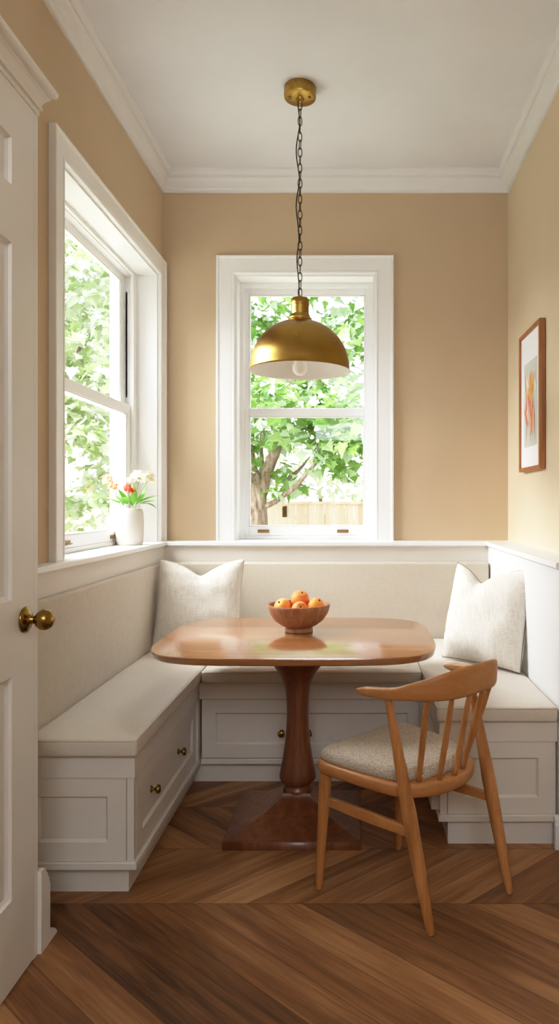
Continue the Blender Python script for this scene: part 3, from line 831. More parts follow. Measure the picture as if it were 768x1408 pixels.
# ------------------------------------------------------------------ bowl and fruit
BX, BY = -0.252, 3.02
bw = thing('fruit_bowl', 'turned wooden footed bowl of orange fruit on the table', 'bowl', (BX, BY, 0.7505))
obj('bowl_body', lathe(BM(), [(0, 0.022), (0.055, 0.020), (0.075, 0.028), (0.105, 0.050), (0.125, 0.078), (0.134, 0.105), (0.136, 0.118), (0.134, 0.121), (0.131, 0.119), (0.128, 0.105), (0.118, 0.078), (0.098, 0.054), (0.07, 0.036), (0, 0.030)], n=56), BOWLW, bw, smooth=True)
obj('foot', lathe(BM(), [(0, 0), (0.060, 0), (0.062, 0.003), (0.060, 0.014), (0.056, 0.021), (0.05, 0.024)], n=48), BOWLW, bw, smooth=True)
def fruit(label, x, y, z, r, m, tilt):
    t = thing('peach', label, 'fruit', (BX+x, BY+y, 0.7505+z-r))
    bm = BM(); bmesh.ops.create_uvsphere(bm, u_segments=32, v_segments=20, radius=r)
    for v in bm.verts:
        a = math.atan2(v.co.y, v.co.x); rr = math.hypot(v.co.x, v.co.y)/r
        cl = math.exp(-(a/0.35)**2)*0.06*rr
        dz = -0.13*math.exp(-(rr/0.28)**2)*(1 if v.co.z > 0 else 0)
        v.co.x *= 1-cl; v.co.y *= 1-cl; v.co.z = v.co.z*0.95 + dz*r
    bmesh.ops.rotate(bm, verts=bm.verts, matrix=Matrix.Rotation(tilt[0], 3, 'X') @ Matrix.Rotation(tilt[1], 3, 'Y'))
    bmesh.ops.translate(bm, verts=bm.verts, vec=(0, 0, r))
    obj('flesh', bm, m, t, smooth=True)
    bm = lathe(BM(), [(0, 0), (0.004, 0.0), (0.003, 0.007), (0, 0.008)], (0, 0, 0.80*r), n=10)
    bmesh.ops.rotate(bm, verts=bm.verts, matrix=Matrix.Rotation(tilt[0], 3, 'X') @ Matrix.Rotation(tilt[1], 3, 'Y'))
    bmesh.ops.translate(bm, verts=bm.verts, vec=(0, 0, r))
    obj('stem_end', bm, DARKMETAL, t, smooth=True)
fg = None
fruit('largest, reddest orange fruit on top of the pile in the bowl', 0.004, 0.012, 0.138, 0.041, FRUIT1, (0.5, 0.3))
fruit('pale orange fruit at the left side of the wooden bowl', -0.070, -0.012, 0.108, 0.038, FRUIT2, (0.7, -0.4))
fruit('coral orange fruit at the front of the wooden bowl', 0.009, -0.068, 0.106, 0.035, FRUIT1, (1.0, 0.2))
fruit('yellow orange fruit at the right side of the wooden bowl', 0.075, -0.010, 0.112, 0.037, FRUIT2, (0.4, 0.5))

# ------------------------------------------------------------------ chair
c0 = Vector((0.147, 2.386, 0)); fv = Vector((-0.710, 0.704, 0)); lv = Vector((0.704, 0.710, 0))
CH = thing('dining_chair', 'honey wood spindle-back armchair with an oatmeal woven seat pad', 'chair', c0)
def cl(l, f, z): return lv*l + fv*f + Vector((0, 0, z))          # chair-local point
half = [(0, .200), (.12, .203), (.185, .198), (.216, .178), (.226, .13), (.216, .0), (.203, -.10), (.188, -.160), (.150, -.205), (.080, -.240), (0, -.252)]
loop = half + [(-a, b) for a, b in half[-2:0:-1]]
outl = [(p.x, p.y) for p in catmull([(a, b, 0) for a, b in loop], True, 5)]
def off(pts, d):
    out = []; n = len(pts)
    for i in range(n):
        ax, ay = pts[i-1]; bx_, by = pts[(i+1) % n]; tx, ty = bx_-ax, by-ay; ln = math.hypot(tx, ty) or 1
        out.append((pts[i][0]+ty/ln*d*-1*(-1), pts[i][1]-tx/ln*d*(1)*1))
    return out
# orientation test: make sure positive d moves inward
tst = off(outl, 0.01); sgn = 1 if sum(math.hypot(*p) for p in tst) < sum(math.hypot(*p) for p in outl) else -1
def inset(pts, d): return off(pts, d*sgn)
def loft(bm, rings, capa=True, capb=True):
    n = len(rings[0])
    for a, b in zip(rings, rings[1:]):
        for i in range(n): bm.faces.new((a[i], a[(i+1) % n], b[(i+1) % n], b[i]))
    if capa: bm.faces.new(rings[0][::-1])
    if capb: bm.faces.new(rings[-1])
    return bm
bm = BM()
loft(bm, [[bm.verts.new(cl(l, f, z)) for l, f in inset(outl, d)] for d, z in ((0.012, 0.395), (0.003, 0.398), (0, 0.405), (0, 0.426), (0.003, 0.433), (0.010, 0.436))])
obj('seat_frame', bm, CHAIRX, CH, smooth=True, auto=R(50))
# spindles
def rail_pt(t):                # t in 0..1 from near tip to far tip; superellipse U
    a = PI*t
    c, s = math.cos(a), math.sin(a)
    l = -0.228*math.copysign(abs(c)**0.62, c); f = -0.02-0.300*abs(s)**0.85
    return l, f
SP = []
for lb, lt in ((-0.120, -0.168), (-0.060, -0.102), (0.004, -0.024), (0.066, 0.052), (0.126, 0.126)):
    fb = -0.232+0.055*(abs(lb)/0.13)**2*1.0
    # rail f at that l
    best = min((abs(rail_pt(k/400)[0]-lt), rail_pt(k/400)) for k in range(80, 321))
    SP.append(((lb, fb), best[1]))
cin = inset(outl, 0.012)
cush = []
for l, f in cin:
    k = 0.0
    sm = max(0, min(1, (0.06-f)/0.24)); sm = sm*sm*(3-2*sm); l, f = l*(1-0.03*sm), f+0.024*sm
    for (sb, _) in SP:
        dd = math.hypot(l-sb[0], f-sb[1]); k = max(k, math.exp(-(dd/0.022)**2))
    ln = math.hypot(l, f); cush.append((l, f, l-l/ln*0.016*k, f-f/ln*0.016*k))
bm = BM(); rings = []
for sc_, z in ((0.97, 0.434), (1.0, 0.440), (1.003, 0.452), (0.992, 0.464), (0.965, 0.472), (0.90, 0.477), (0.75, 0.479), (0.55, 0.478), (0.3, 0.476), (0.1, 0.475)):
    rings.append([bm.verts.new(cl(l*sc_, f*sc_, z + (0.002*noise.noise(Vector((l*9, f*9, 1))) if sc_ < 0.99 else 0))) for l, f in [((a*(1-q)+c*q), (b*(1-q)+d*q)) for q in [max(0, min(1, (sc_-0.86)/0.10))] for a, b, c, d in cush]])
loft(bm, rings)
obj('seat_pad', bm, TWEED, CH, smooth=True)
# legs
def wpt(p): return Vector(p)-c0
feet = {'A': (-0.128, 2.346), 'B': (0.225, 2.097), 'C': (0.513, 2.323), 'D': (0.157, 2.617)}
def leg(foot, topl, rr, name='leg'):
    a = wpt((foot[0], foot[1], 0.004)); b = topl
    d = b-a; k = 14
    pts = [a+d*(i/k) for i in range(k+1)]
    rad = [rr(i/k) for i in range(k+1)]
    o = obj(name, tube(BM(), pts, rad, 18), CHAIRW, CH, smooth=True, auto=R(50))
    obj('glide', lathe(BM(), [(0, 0), (0.010, 0), (0.011, 0.002), (0.011, 0.005), (0, 0.005)], wpt((foot[0], foot[1], 0)), n=16), STEEL, o)
    return a, b
fr_ = lambda t: 0.0125+0.0085*min(1, t*1.25)
A = leg(feet['A'], cl(-0.196, 0.160, 0.405), fr_); D_ = leg(feet['D'], cl(0.196, 0.160, 0.405), fr_)
rr_ = lambda t: 0.0125+0.0105*math.sin(PI*min(1, t*0.98))**0.9 if t < 0.5 else 0.0235-0.0125*((t-0.5)/0.5)
B_ = leg(feet['B'], cl(-0.214, -0.140, 0.715), rr_); C_ = leg(feet['C'], cl(0.214, -0.140, 0.715), rr_)
def at(seg, z): 
    a, b = seg; return a+(b-a)*((z-a.z)/(b.z-a.z))
for p, q in ((A, B_), (D_, C_)):
    a, b = at(p, 0.300), at(q, 0.300); d = (b-a).normalized(); s = d.cross(Vector((0, 0, 1)))
    bm = BM(); rg = []
    for t_ in [k/8 for k in range(9)]:
        hh = 0.014+0.004*math.sin(PI*t_); c = a+(b-a)*t_
        rg.append([bm.verts.new(c+s*x+Vector((0, 0, z))) for x, z in ((-0.008, -hh), (0.008, -hh), (0.0095, 0), (0.008, hh), (-0.008, hh), (-0.0095, 0))])
    loft(bm, rg); obj('stretcher', bm, CHAIRX, CH, bevel=0.003)
# arm rail with wide curved back
bm = BM(); rg = []; NT = 72
for i in range(NT+1):
    t_ = i/NT; l, f = rail_pt(t_)
    l0, f0 = rail_pt(max(0, t_-0.004)); l1, f1 = rail_pt(min(1, t_+0.004))
    tan = (cl(l1, f1, 0)-cl(l0, f0, 0)).normalized(); nn_ = tan.cross(Vector((0, 0, 1))).normalized()
    k = max(0.0, math.sin(PI*t_))
    w_ = min(1, max(0, (k-0.42)/0.58))**1.25
    de = min(t_, 1-t_); hb = 0.013+0.006*min(1, de/0.14) + 0.029*w_; zc = 0.714+0.016*min(1, de/0.2)+0.032*w_; wd_ = 0.0135-0.0025*w_
    tip = min(1.0, min(t_, 1-t_)/0.022)**0.5 if min(t_, 1-t_) < 0.022 else 1.0
    hb *= max(0.35, tip); wd_ *= max(0.35, tip)
    lean = -0.18*w_      # the wide part leans back
    ring = []
    for q in range(16):
        a = 2*PI*q/16; ca, sa = math.cos(a), math.sin(a)
        e = 0.55
        x = wd_*math.copysign(abs(ca)**e, ca); z = hb*math.copysign(abs(sa)**e, sa)
        ring.append(bm.verts.new(cl(l, f, zc+z)+nn_*(x) - fv*(z*0.08*w_)))
    rg.append(ring)
loft(bm, rg)
obj('arm_rail', bm, CHAIRX, CH, smooth=True, auto=R(60))
for (lb, fb), (lt, ft) in SP:
    a, b = cl(lb, fb, 0.430), cl(lt, ft+0.004, 0.742)
    pts = [a+(b-a)*(k/10) for k in range(11)]
    obj('spindle', tube(BM(), pts, [0.0062+0.0040*math.sin(PI*min(1, 0.12+0.8*k/10)) for k in range(11)], 14), CHAIRW, CH, smooth=True)

# ------------------------------------------------------------------ pendant lamp
PX, PY = -0.272, 3.322
PN = thing('pendant_lamp', 'brass dome pendant lamp hanging on a chain from the ceiling', 'lamp', (PX, PY, ZC))
zr = lambda z: z-ZC            # local z
can = obj('canopy', lathe(BM(), [(0, 0), (0.074, 0), (0.077, -0.004), (0.077, -0.046), (0.075, -0.052), (0.070, -0.055), (0.020, -0.056), (0.018, -0.062), (0.012, -0.074), (0, -0.075)][::-1], n=48), BRASS, PN, smooth=True, auto=R(40))
for a in (200, 340): obj('screw', lathe(BM(), [(0, -0.064), (0.006, -0.063), (0.0075, -0.056), (0.0075, -0.054)], (0.050*math.cos(R(a)), 0.050*math.sin(R(a)), 0), n=16), BRASS2, can, smooth=True)
zR = 1.945
dome = [(0.243, zR), (0.2405, zR+0.002), (0.2385, zR+0.012)]
for k in range(1, 17):
    a = R(90*k/17.5); dome.append((0.2375*math.cos(a)**0.93, zR+0.012+0.232*math.sin(a)))
shade = lathe(BM(), [(r, zr(z)) for r, z in dome]+[(0.05, zr(zR+0.247)), (0.0, zr(zR+0.2475))], n=72, mi=0)
lathe(shade, [(r-0.0025, zr(z)) for r, z in dome]+[(0.048, zr(zR+0.244)), (0, zr(zR+0.244))], n=72, mi=1)
lathe(shade, [(0.2405, zr(zR)), (0.243, zr(zR))], n=72, mi=0)
bmesh.ops.remove_doubles(shade, verts=shade.verts, dist=0.0002)
obj('lamp_shade', shade, [BRASS, SHADEIN], PN, smooth=True, auto=R(50))
zN = zR+0.244
obj('lamp_neck', lathe(BM(), [(0.052, zr(zN-0.004)), (0.056, zr(zN+0.002)), (0.056, zr(zN+0.009)), (0.050, zr(zN+0.013)), (0.046, zr(zN+0.026)), (0.0425, zr(zN+0.030)), (0.0425, zr(zN+0.072)), (0.045, zr(zN+0.073)),
     (0.045, zr(zN+0.080)), (0.0435, zr(zN+0.081)), (0.0435, zr(zN+0.097)), (0.040, zr(zN+0.105)), (0.014, zr(zN+0.108)), (0.010, zr(zN+0.118)), (0, zr(zN+0.119))], n=48), BRASS, PN, smooth=True, auto=R(40))
obj('bulb', lathe(BM(), [(0.014, 0.15), (0.015, 0.085), (0.024, 0.060), (0.034, 0.035), (0.0365, 0.020), (0.033, 0.002), (0.020, -0.012), (0, -0.017)], (0, 0, zr(zR-0.006)), n=32), BULB, PN, smooth=True)
# chain
z0c, z1c = zr(zN+0.115), -0.070
nl = 25; pitch = (z1c-z0c)/nl; bm = BM()
for i in range(nl):
    zc = z0c+pitch*(i+0.5); hl = pitch*0.5+0.0042; rw = 0.0095; ang = (R(20) if i % 2 == 0 else R(110))+0.2*math.sin(i*1.7)
    pts = []
    for k in range(18):
        a = 2*PI*k/18; x = rw*math.copysign(abs(math.cos(a))**0.8, math.cos(a)); z = hl*math.sin(a)
        pts.append((x*math.cos(ang), x*math.sin(ang), zc+z))
    closed_tube(bm, pts, 0.0024, 7)
obj('chain', bm, DARKMETAL, PN, smooth=True)
pts = []
for i in range(49):
    t_ = i/48; z = z0c+(z1c-z0c)*t_
    wv = 0.011*math.sin(PI*t_*3.2+0.4)*math.sin(PI*t_)**0.4
    pts.append((-0.004-abs(wv)*1.0+0.004*math.sin(t_*23), -0.007+0.003*math.sin(t_*17), z))
obj('cord', tube(BM(), pts, 0.0030, 8), CORD, PN, smooth=True)

# ------------------------------------------------------------------ framed botanical print
FX = 0.884; fy0, fy1, fz0, fz1 = 3.345, 3.770, 1.478, 2.208
PC = thing('framed_picture', 'framed orange botanical print with white mat hanging on the right wall', 'picture', (XR, (fy0+fy1)/2, fz0))
o_ = Vector(PC.location)
def pl(bm): bmesh.ops.translate(bm, verts=bm.verts, vec=-o_); return bm
bm = BM(); fw = 0.020
# mitred frame
ring = lambda d, x: [bm.verts.new((x, y, z)) for y, z in ((fy0+d, fz0+d), (fy1-d, fz0+d), (fy1-d, fz1-d), (fy0+d, fz1-d))]
rs = [ring(0, XR-0.003), ring(0, FX), ring(fw, FX), ring(fw, FX+0.010), ring(fw, XR-0.003)]
for a, b in zip(rs, rs[1:]+rs[:1]):
    for i in range(4): bm.faces.new((a[i], a[(i+1) % 4], b[(i+1) % 4], b[i]))
obj('frame', pl(bm), FRAMEW, PC)
obj('mat_board', pl(bx(FX+0.010, FX+0.014, fy0+fw*0.9, fy1-fw*0.9, fz0+fw*0.9, fz1-fw*0.9)), PAPER, PC)
# print: background sheet and painted leaf shapes, all flat in one mesh
py0, py1, pz0, pz1 = fy0+0.075, fy1-0.085, fz0+0.125, fz1-0.165
bm = BM(); xs = FX+0.0095
def flat(poly, mi, dx):
    f = bm.faces.new([bm.verts.new((xs-dx, y, z)) for y, z in poly]); f.material_index = mi
flat([(py0, pz0), (py1, pz0), (py1, pz1), (py0, pz1)], 0, 0)
rng = random.Random(4)
def blade(y, z, L_, W_, ang, mi, dx):
    pts = []
    for k in range(9):
        t = k/8; pts.append((W_*math.sin(PI*t)**0.8*(1-0.35*t), L_*t))
    poly = [(a, b) for a, b in pts] + [(-a, b) for a, b in pts[-2:0:-1]]
    ca, sa = math.cos(ang), math.sin(ang)
    q = [(y+a*ca-b*sa, z+a*sa+b*ca) for a, b in poly]
    q = [(min(max(a, py0+.004), py1-.004), min(max(b, pz0+.004), pz1-.004)) for a, b in q]
    flat(q, mi, dx)
cy = (py0+py1)/2
dx = 0.00005
for k in range(5):    # stems
    y = cy+(k-2)*0.045; blade(y, pz0+0.005, 0.26, 0.006, rng.uniform(-.1, .1), rng.choice((4, 5, 3)), dx); dx += 0.00003
for k in range(46):
    zz = pz0+0.10+0.22*rng.random(); yy = cy+rng.gauss(0, 0.05)
    up_ = (zz-pz0)/(pz1-pz0)
    mi = rng.choice((1, 1, 3, 6)) if up_ > 0.5 else rng.choice((2, 3, 2, 6, 4))
    blade(yy, zz, rng.uniform(.05, .12), rng.uniform(.008, .018), rng.gauss(0, .35), mi, dx); dx += 0.00003
for sgn_, L_ in ((0, .16), (-.35, .13), (.35, .13), (-.6, .10), (.6, .10)):
    blade(cy-0.01, pz1-0.21, L_, .014, sgn_, 1, dx); dx += 0.00003
for k in range(3): blade(cy-0.055+0.03*k, pz0+0.05, 0.17, 0.020, rng.uniform(-.1, .1), (3, 2, 3)[k], dx); dx += 0.00003
obj('botanical_print', pl(bm), [ARTBG]+ART, PC)

# ------------------------------------------------------------------ vase and flowers on the side sill
VX, VY, VZ = -1.228, 3.74, ZCAP+0.0005
VS = thing('flower_vase', 'speckled off-white stoneware vase of flowers on the side window sill', 'vase', (VX, VY, VZ))
obj('vase_body', lathe(BM(), [(0, 0), (0.060, 0), (0.066, 0.004), (0.071, 0.020), (0.074, 0.07), (0.075, 0.12), (0.073, 0.165), (0.067, 0.190), (0.062, 0.198), (0.058, 0.197), (0.062, 0.185), (0.066, 0.16), (0.066, 0.03), (0, 0.02)], n=48), VASEM, VS, smooth=True)

def blossom(bm, c, r, n, petal, rng):
    c = Vector(c)
    for i in range(n):
        th = math.acos(1-1.5*rng.random()); ph = rng.random()*2*PI
        d = Vector((math.sin(th)*math.cos(ph), math.sin(th)*math.sin(ph), math.cos(th)))
        p = c + d*r*(0.65+0.5*rng.random())
        _, u, v = basis(d); s = petal*(0.8+0.5*rng.random())
        for k in range(5):       # five-petalled floret
            a = 2*PI*k/5+rng.random()*0.3; e = (u*math.cos(a)+v*math.sin(a)); g_ = (v*math.cos(a)-u*math.sin(a))
            q = [p, p+e*s*0.55+g_*s*0.38+d*s*0.15, p+e*s+d*s*0.2, p+e*s*0.55-g_*s*0.38+d*s*0.15]
            bm.faces.new([bm.verts.new(x) for x in q])
        if rng.random() < 0.5: tube(bm, [c+d*r*0.1, p], 0.0012, 4)
    return bm
def leaf_blade(bm, base, dirv, up, L_, W_, droop):
    dirv = Vector(dirv).normalized(); side = dirv.cross(Vector(up)).normalized(); n_ = side.cross(dirv).normalized()
    prev = None; K = 8
    for i in range(K+1):
        t = i/K; w_ = W_*math.sin(PI*min(1, t*0.96+0.04))**0.75*(1-0.15*t)
        c = Vector(base)+dirv*L_*t - Vector((0, 0, 1))*droop*t*t
        cur = [bm.verts.new(c-side*w_+n_*w_*0.35), bm.verts.new(c), bm.verts.new(c+side*w_+n_*w_*0.35)]
        if prev:
            for k in range(2): bm.faces.new((prev[k], prev[k+1], cur[k+1], cur[k]))
        prev = cur
    return bm
def flower(label, tip, heads, leaves, m, seed):
    rng = random.Random(seed)
    t = thing('cut_flower', label, 'flower', (VX, VY, VZ+0.03), group=None)
    base = Vector((tip[0]*0.10, tip[1]*0.10, 0.0)); mouth = Vector((tip[0]*0.28, tip[1]*0.28, 0.165)); tip = Vector(tip)
    mouth.x = max(-0.045, min(0.045, mouth.x)); mouth.y = max(-0.045, min(0.045, mouth.y))
    pts = catmull([base, mouth, mouth*0.45+tip*0.55+Vector((0, 0, 0.006)), tip], False, 6)
    bm = tube(BM(), pts, 0.0022, 8)
    for hc, hr, hn, pt in heads[1:]:
        tube(bm, [mouth*0.45+tip*0.55, Vector(hc)], 0.0018, 6)
    obj('stem', bm, STEMG, t, smooth=True)
    for hc, hr, hn, pt in [(a, b*1.25, int(c*2.6), d*0.62) for a, b, c, d in heads]: obj('blossom', blossom(BM(), hc, hr, hn, pt, rng), m, t)
    for (b, d, L_, W_, dr_) in leaves:
        obj('leaf', leaf_blade(BM(), b, d, (0, 0, 1) if abs(Vector(d).normalized().z) < 0.9 else (0, 1, 0), L_*1.15, W_*1.45, dr_), GREEN, t, smooth=True)
k_ = 1/255.0                     # metres per pixel at the vase
def vp(px, py, dy=0.0): return ((px-176)*k_, dy, (748-py)*k_-0.03)
flower('peach blossom stem on the left side of the vase', vp(150, 664), [(vp(146, 658), 0.022, 34, 0.011), (vp(154, 668, -.01), 0.020, 30, 0.011)],
       [(vp(168, 692), (-0.10, -0.03, 0.045), 0.095, 0.013, 0.01), (vp(172, 692), (-0.03, -0.05, 0.08), 0.09, 0.017, 0.0), (vp(166, 694), (-0.07, -.05, 0.05), 0.075, 0.012, 0.012)], PET_P, 1)
flower('coral red blossom at the front of the vase', vp(180, 674, -.06), [(vp(178, 671, -.062), 0.018, 24, 0.013), (vp(185, 675, -.06), 0.014, 14, 0.012)],
       [(vp(174, 692, -.03), (-0.01, -0.06, 0.06), 0.07, 0.022, 0.02), (vp(182, 694, -.03), (0.03, -0.05, 0.07), 0.085, 0.014, 0.0), (vp(170, 694, -.03), (-0.045, -0.05, 0.07), 0.07, 0.020, 0.0)], PET_R, 2)
flower('large creamy white blossom head at the top of the vase', vp(190, 657), [(vp(186, 656, .02), 0.033, 70, 0.011), (vp(178, 660, .01), 0.019, 24, 0.010)],
       [(vp(186, 690, .03), (0.03, 0.03, 0.08), 0.10, 0.012, 0.0), (vp(178, 692, .035), (-0.01, 0.03, 0.08), 0.11, 0.016, 0.0)], PET_W, 3)
flower('yellow-green budded blossom head leaning right over the vase', vp(206, 658, -.056), [(vp(206, 657, -.058), 0.026, 60, 0.009)],
       [(vp(190, 690, -.01), (0.10, -0.03, 0.045), 0.11, 0.013, 0.012), (vp(190, 692), (0.10, -0.05, 0.03), 0.10, 0.012, 0.012), (vp(194, 692), (0.08, -0.02, 0.02), 0.075, 0.011, 0.045), (vp(188, 692, -.02), (0.06, -.05, .07), 0.09, 0.013, 0.01)], PET_G, 4)

# ------------------------------------------------------------------ outdoors
GZ = -0.35
tag(obj('lawn', bx(-16, 12, YB+WT+0.05, 26, GZ-0.1, GZ), GRASS), kind='structure')
tag(obj('lawn', bx(-16, XL-WT-0.05, -4, YB+WT+0.05, GZ-0.1, GZ), GRASS), kind='structure')

def fence(label, y, x0, x1, ztop, latch=None):
    t = thing('garden_fence', label, 'fence', ((x0+x1)/2, y, GZ))
    o_ = Vector(t.location)
    bm = BM(); x = x0; rng = random.Random(3)
    while x < x1:
        box(bm, x+0.003-o_.x, x+0.137-o_.x, 0.0+rng.uniform(0, .006), 0.022, 0.03, ztop-GZ)
        x += 0.14
    obj('board_panel', bm, FENCEM, t)
    obj('top_rail', bx(x0-o_.x, x1-o_.x, -0.03, 0.05, ztop-GZ, ztop-GZ+0.035), FENCEM, t)
    obj('rail', bx(x0-o_.x, x1-o_.x, 0.022, 0.06, 0.4, 0.5), FENCEM, t)
    obj('rail', bx(x0-o_.x, x1-o_.x, 0.022, 0.06, 1.25, 1.35), FENCEM, t)
    if latch:
        l = latch; bm = BM(); box(bm, l[0]-0.032-o_.x, l[0]+0.032-o_.x, -0.012, 0.002, l[1]-0.14-GZ, l[1]+0.02-GZ)
        tube(bm, [(l[0]-o_.x, -0.03, l[1]-0.02-GZ), (l[0]-o_.x+0.02, -0.05, l[1]-0.05-GZ), (l[0]-o_.x, -0.03, l[1]-0.09-GZ)], 0.012, 8)
        obj('gate_latch', bm, DARKMETAL, t)
fence('pale cedar board fence with a dark latch, seen through the windows', 10.0, -9.0, 4.0, 1.30, ((391-490)/95.0, 1.25))

LEAFSHAPE = [(0.0, 0.0), (0.16, 0.10), (0.42, 0.02), (0.36, 0.22), (0.56, 0.42), (0.30, 0.46), (0.26, 0.62), (0.14, 0.72), (0.0, 1.0),
             (-0.14, 0.72), (-0.26, 0.62), (-0.30, 0.46), (-0.56, 0.42), (-0.36, 0.22), (-0.42, 0.02), (-0.16, 0.10)]
def foliage_mesh(name, clusters, size, seed, origin, shape=LEAFSHAPE):
    rng = random.Random(seed); V = []; Fc = []
    for (cx, cy_, cz, rx, ry, rz, cnt) in clusters:
        for _ in range(cnt):
            while True:
                p = Vector((rng.uniform(-1, 1), rng.uniform(-1, 1), rng.uniform(-1, 1)))
                if p.length < 1: break
            pos = Vector((cx+p.x*rx, cy_+p.y*ry, cz+p.z*rz))-Vector(origin)
            s = size*(rng.uniform(0.75, 1.25) if rng.random() < 0.55 else rng.uniform(0.35, 0.7))
            # leaves hang outward and down, face up
            az = rng.uniform(0, 2*PI); el = rng.uniform(-1.15, 0.25)
            d = Vector((math.cos(az)*math.cos(el), math.sin(az)*math.cos(el), math.sin(el)))
            up = Vector((rng.gauss(0, .45), rng.gauss(0, .45)-0.35, 1)); side = d.cross(up).normalized(); nrm = side.cross(d)
            fold = rng.uniform(0.05, 0.45); i0 = len(V)
            for (a, b) in shape:
                V.append(pos + d*(b*s) + side*(a*s) + nrm*(abs(a)*s*fold - 0.12*s*b*b))
            n = len(shape); h = shape.index((0.0, 1.0))
            Fc.append([i0+k for k in range(0, h+1)]); Fc.append([i0]+[i0+k for k in range(h, n)])
    me = bpy.data.meshes.new(name); me.from_pydata([tuple(v) for v in V], [], Fc); me.update()
    return me
def tree(label, trunk, clusters, size, lm, seed, name='garden_tree', cat='tree'):
    base = Vector(trunk[0][0][0]) if trunk else Vector((clusters[0][0], clusters[0][1], GZ)); base.z = GZ
    t = thing(name, label, cat, base)
    if trunk:
        bm = BM()
        for pts, rad in trunk:
            P_ = catmull(pts, False, 5); k = len(P_)
            rr = [rad[0]+(rad[1]-rad[0])*(i/(k-1)) for i in range(k)]
            tube(bm, [p-base for p in P_], rr, 12)
        for v in bm.verts:
            q = noise.noise(v.co*7)*0.014; v.co.x += q; v.co.y += q
        obj('trunk', bm, BARK, t, smooth=True)
    me = foliage_mesh('foliage', clusters, size, seed, base); me.materials.append(lm)
    o = bpy.data.objects.new('foliage', me); COL.objects.link(o); o.parent = t
    return t
TD = 7.5; ts = F/TD
def tp(px, py, dy=0.0): s = F/(TD+dy); return ((px-490)/s, TD+dy, H-(py-692)/s)
tr = [([(-1.09, TD, GZ), tp(353, 735), tp(354, 700), tp(354, 675), tp(350, 652)], (0.125, 0.085)),
      ([tp(357, 682), tp(367, 650), tp(380, 616), tp(391, 588), tp(402, 520, .2)], (0.075, 0.036)),
      ([tp(352, 662), tp(345, 632), tp(338, 600), tp(326, 560, .3)], (0.060, 0.035)),
      ([tp(356, 662, .1), tp(359, 640, .2), tp(359, 590, .4)], (0.036, 0.02)),
      ([tp(364, 697), tp(382, 687, -.1), tp(404, 670, -.2), tp(424, 648, -.25), tp(446, 624, -.3), tp(490, 590, -.4)], (0.034, 0.014)),
      ([tp(394, 660, .1), tp(412, 645, .1), tp(424, 630, .1), tp(450, 590, 0)], (0.022, 0.010))]
rng = random.Random(11)
cl1 = []
def sprig(px, py, dy, r, cnt): x, y, z = tp(px, py, dy); cl1.append((x, y, z, r, r, r*0.62, cnt))
for _ in range(86):
    px = rng.uniform(255, 600); py = rng.uniform(330, 600)
    sprig(px, py, rng.uniform(-1.0, 1.2), rng.uniform(0.22, 0.42), 40)
for px, py in ((350, 600), (362, 612), (395, 605), (415, 600), (430, 610), (445, 606), (460, 615), (475, 620), (490, 610), (503, 600), (470, 634), (452, 600), (410, 590), (380, 590), (346, 590), (484, 596), (500, 622), (440, 636), (478, 646)):
    sprig(px+rng.uniform(-4, 4), py, rng.uniform(-.5, .6), 0.20, 20)
for px, py in ((386, 655), (400, 668), (405, 655), (345, 665), (372, 678), (410, 675), (346, 640), (392, 640)): sprig(px, py, rng.uniform(-.3, .3), 0.11, 9)
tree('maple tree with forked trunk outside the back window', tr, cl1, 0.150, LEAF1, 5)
# second tree seen through the side window
def tq(px, py, Y): s = F/Y; return ((px-490)/s, Y, H-(py-692)/s)
cl2 = []
for _ in range(95):
    Y = rng.uniform(5.9, 8.4); px = rng.uniform(20, 200); py = rng.uniform(290, 690)
    if py > 620 and rng.random() < 0.35: continue
    x, y, z = tq(px, py, Y); r = rng.uniform(0.2, 0.38); cl2.append((x, y, z, r, r, r*0.65, 40))
for px, py in ((100, 700), (112, 690), (95, 722), (135, 700), (150, 706), (90, 690), (128, 716), (152, 690)):
    x, y, z = tq(px, py, 6.6); cl2.append((x, y, z, .14, .14, .1, 10))
tr2 = [([(-4.3, 7.6, GZ), (-4.25, 7.6, 1.0), (-4.0, 7.5, 2.2), (-3.7, 7.4, 3.6)], (0.15, 0.06)), ([(-4.2, 7.6, 1.4), (-3.5, 7.2, 2.2), (-2.9, 7.0, 2.8), (-2.3, 6.9, 3.3)], (0.07, 0.02)), ([(-4.1, 7.5, 1.9), (-3.2, 6.9, 2.1), (-2.5, 6.6, 1.8)], (0.05, 0.015))]
tree('haze-pale leafy tree outside the side window', tr2, cl2, 0.135, LEAF2, 6)
# bushes beyond the fence, haze put into their leaf colour
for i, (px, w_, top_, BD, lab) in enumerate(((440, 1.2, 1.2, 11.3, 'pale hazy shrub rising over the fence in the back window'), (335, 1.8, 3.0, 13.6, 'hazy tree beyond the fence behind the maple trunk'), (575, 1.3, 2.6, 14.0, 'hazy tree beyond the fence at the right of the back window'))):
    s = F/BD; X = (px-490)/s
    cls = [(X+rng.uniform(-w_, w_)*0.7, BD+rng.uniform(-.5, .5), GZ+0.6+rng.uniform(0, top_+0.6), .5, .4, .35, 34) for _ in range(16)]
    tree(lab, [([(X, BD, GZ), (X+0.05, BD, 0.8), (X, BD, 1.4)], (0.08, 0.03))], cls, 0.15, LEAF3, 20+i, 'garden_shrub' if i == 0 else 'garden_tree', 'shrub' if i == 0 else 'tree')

# repeats share a group phrase
GROUPS = {'storage_bench': 'built-in storage benches', 'seat_cushion': 'seat cushions on the benches', 'bench_backrest': 'upholstered bench backrests',
          'throw_pillow': 'throw pillows on the benches', 'peach': 'orange fruit in the wooden bowl', 'cut_flower': 'flowers in the vase', 'garden_tree': 'trees outside the windows'}
for o in SC.objects:
    k = o.name.split('.')[0]
    if o.parent is None and k in GROUPS and 'label' in o: o['group'] = GROUPS[k]

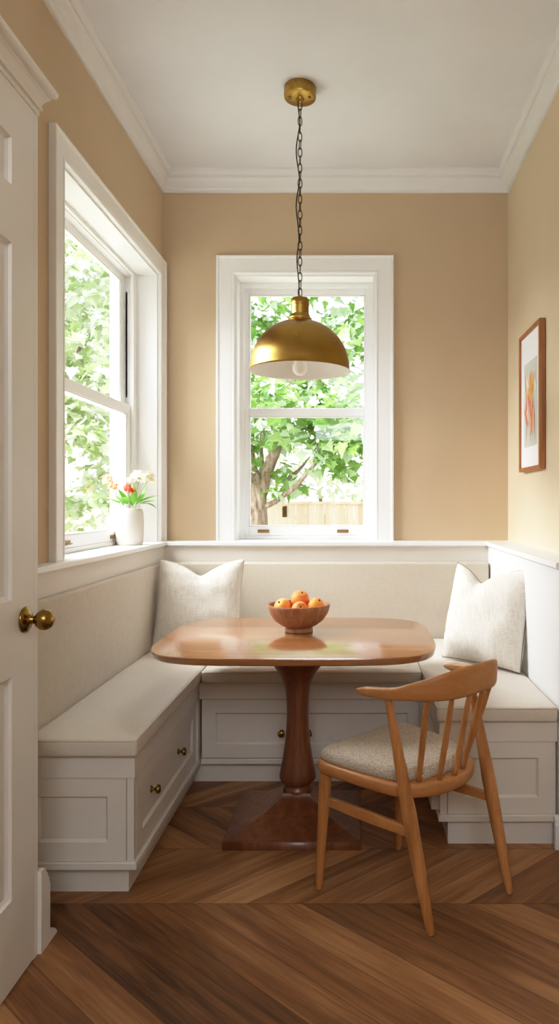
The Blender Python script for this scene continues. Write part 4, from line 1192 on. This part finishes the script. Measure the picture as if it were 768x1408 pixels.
# ------------------------------------------------------------------ lights
def area(name, loc, target, sx, sy, power, col=(1, 1, 1), spread=None):
    ld = bpy.data.lights.new(name, 'AREA'); ld.shape = 'RECTANGLE'; ld.size = sx; ld.size_y = sy; ld.energy = power; ld.color = col
    if spread: ld.spread = spread
    o = bpy.data.objects.new(name, ld); COL.objects.link(o); o.location = loc
    o.rotation_euler = (Vector(target)-Vector(loc)).to_track_quat('-Z', 'Y').to_euler()
    return o
area('side_window_daylight', (-3.2, 3.3, 3.9), (-0.7, 3.3, 0.9), 2.6, 2.2, 480, (0.90, 0.95, 1.0))
area('side_sky_daylight', (-8.0, 2.6, 4.9), (0.2, 3.2, 1.3), 5.0, 4.2, 1200, (0.92, 0.96, 1.0))
area('back_window_daylight', (-0.3, 6.2, 4.8), (-0.3, 3.4, 1.2), 2.6, 1.6, 300, (0.90, 0.95, 1.0))
area('room_fill', (0.2, -1.7, 2.9), (0.0, 2.6, 0.5), 1.7, 1.4, 62, (0.86, 0.93, 1.0))  # added fill lamp behind the camera, lifts the room from the front
sd = bpy.data.lights.new('sun', 'SUN'); sd.energy = 3.2; sd.angle = R(8); sd.color = (1.0, 0.96, 0.88)
so = bpy.data.objects.new('sun', sd); COL.objects.link(so); so.rotation_euler = (R(38), R(-14), 0)
so.location = (2, 2, 8)

wd = bpy.data.worlds.new('bright_sky'); SC.world = wd; wd.use_nodes = True
nt = wd.node_tree; bg = nt.nodes['Background']
tc = N(nt, 'ShaderNodeTexCoord'); sp = N(nt, 'ShaderNodeSeparateXYZ'); L(nt, tc.outputs['Generated'], sp.inputs[0])
r = ramp(nt, sp.outputs[2], [(0.0, (1.0, 1.0, 0.97, 1)), (0.5, (0.90, 0.96, 1.0, 1))])
L(nt, r.outputs['Color'], bg.inputs['Color']); bg.inputs['Strength'].default_value = 1.5

# ------------------------------------------------------------------ camera and view
cd = bpy.data.cameras.new('camera'); cam = bpy.data.objects.new('camera', cd); COL.objects.link(cam)
cam.location = (0, 0, H); cam.rotation_euler = (R(90), 0, 0)
cd.sensor_fit = 'VERTICAL'; cd.sensor_height = 36.0; cd.lens = F*36.0/1408.0
cd.shift_x = -(490-384)/1408.0; cd.shift_y = -(704-692)/1408.0
cd.clip_start = 0.05; cd.clip_end = 100
SC.camera = cam
SC.view_settings.view_transform = 'Standard'
SC.view_settings.use_curve_mapping = True          # soft highlight shoulder
cm = SC.view_settings.curve_mapping
cm.white_level = (2.2, 2.2, 2.2)
cv = cm.curves[3]
cv.points[0].location = (0, 0); cv.points[-1].location = (1, 1)
for p_ in ((0.10, 0.22), (0.20, 0.44), (0.30, 0.635), (0.45, 0.82), (0.70, 0.945)): cv.points.new(*p_)
cm.update()
SC.view_settings.look = 'None'
SC.view_settings.exposure = 0.16
SC.cycles.use_denoising = True
SC.cycles.max_bounces = 10
SC.cycles.diffuse_bounces = 6
SC.cycles.transparent_max_bounces = 12
SC.cycles.sample_clamp_indirect = 8.0
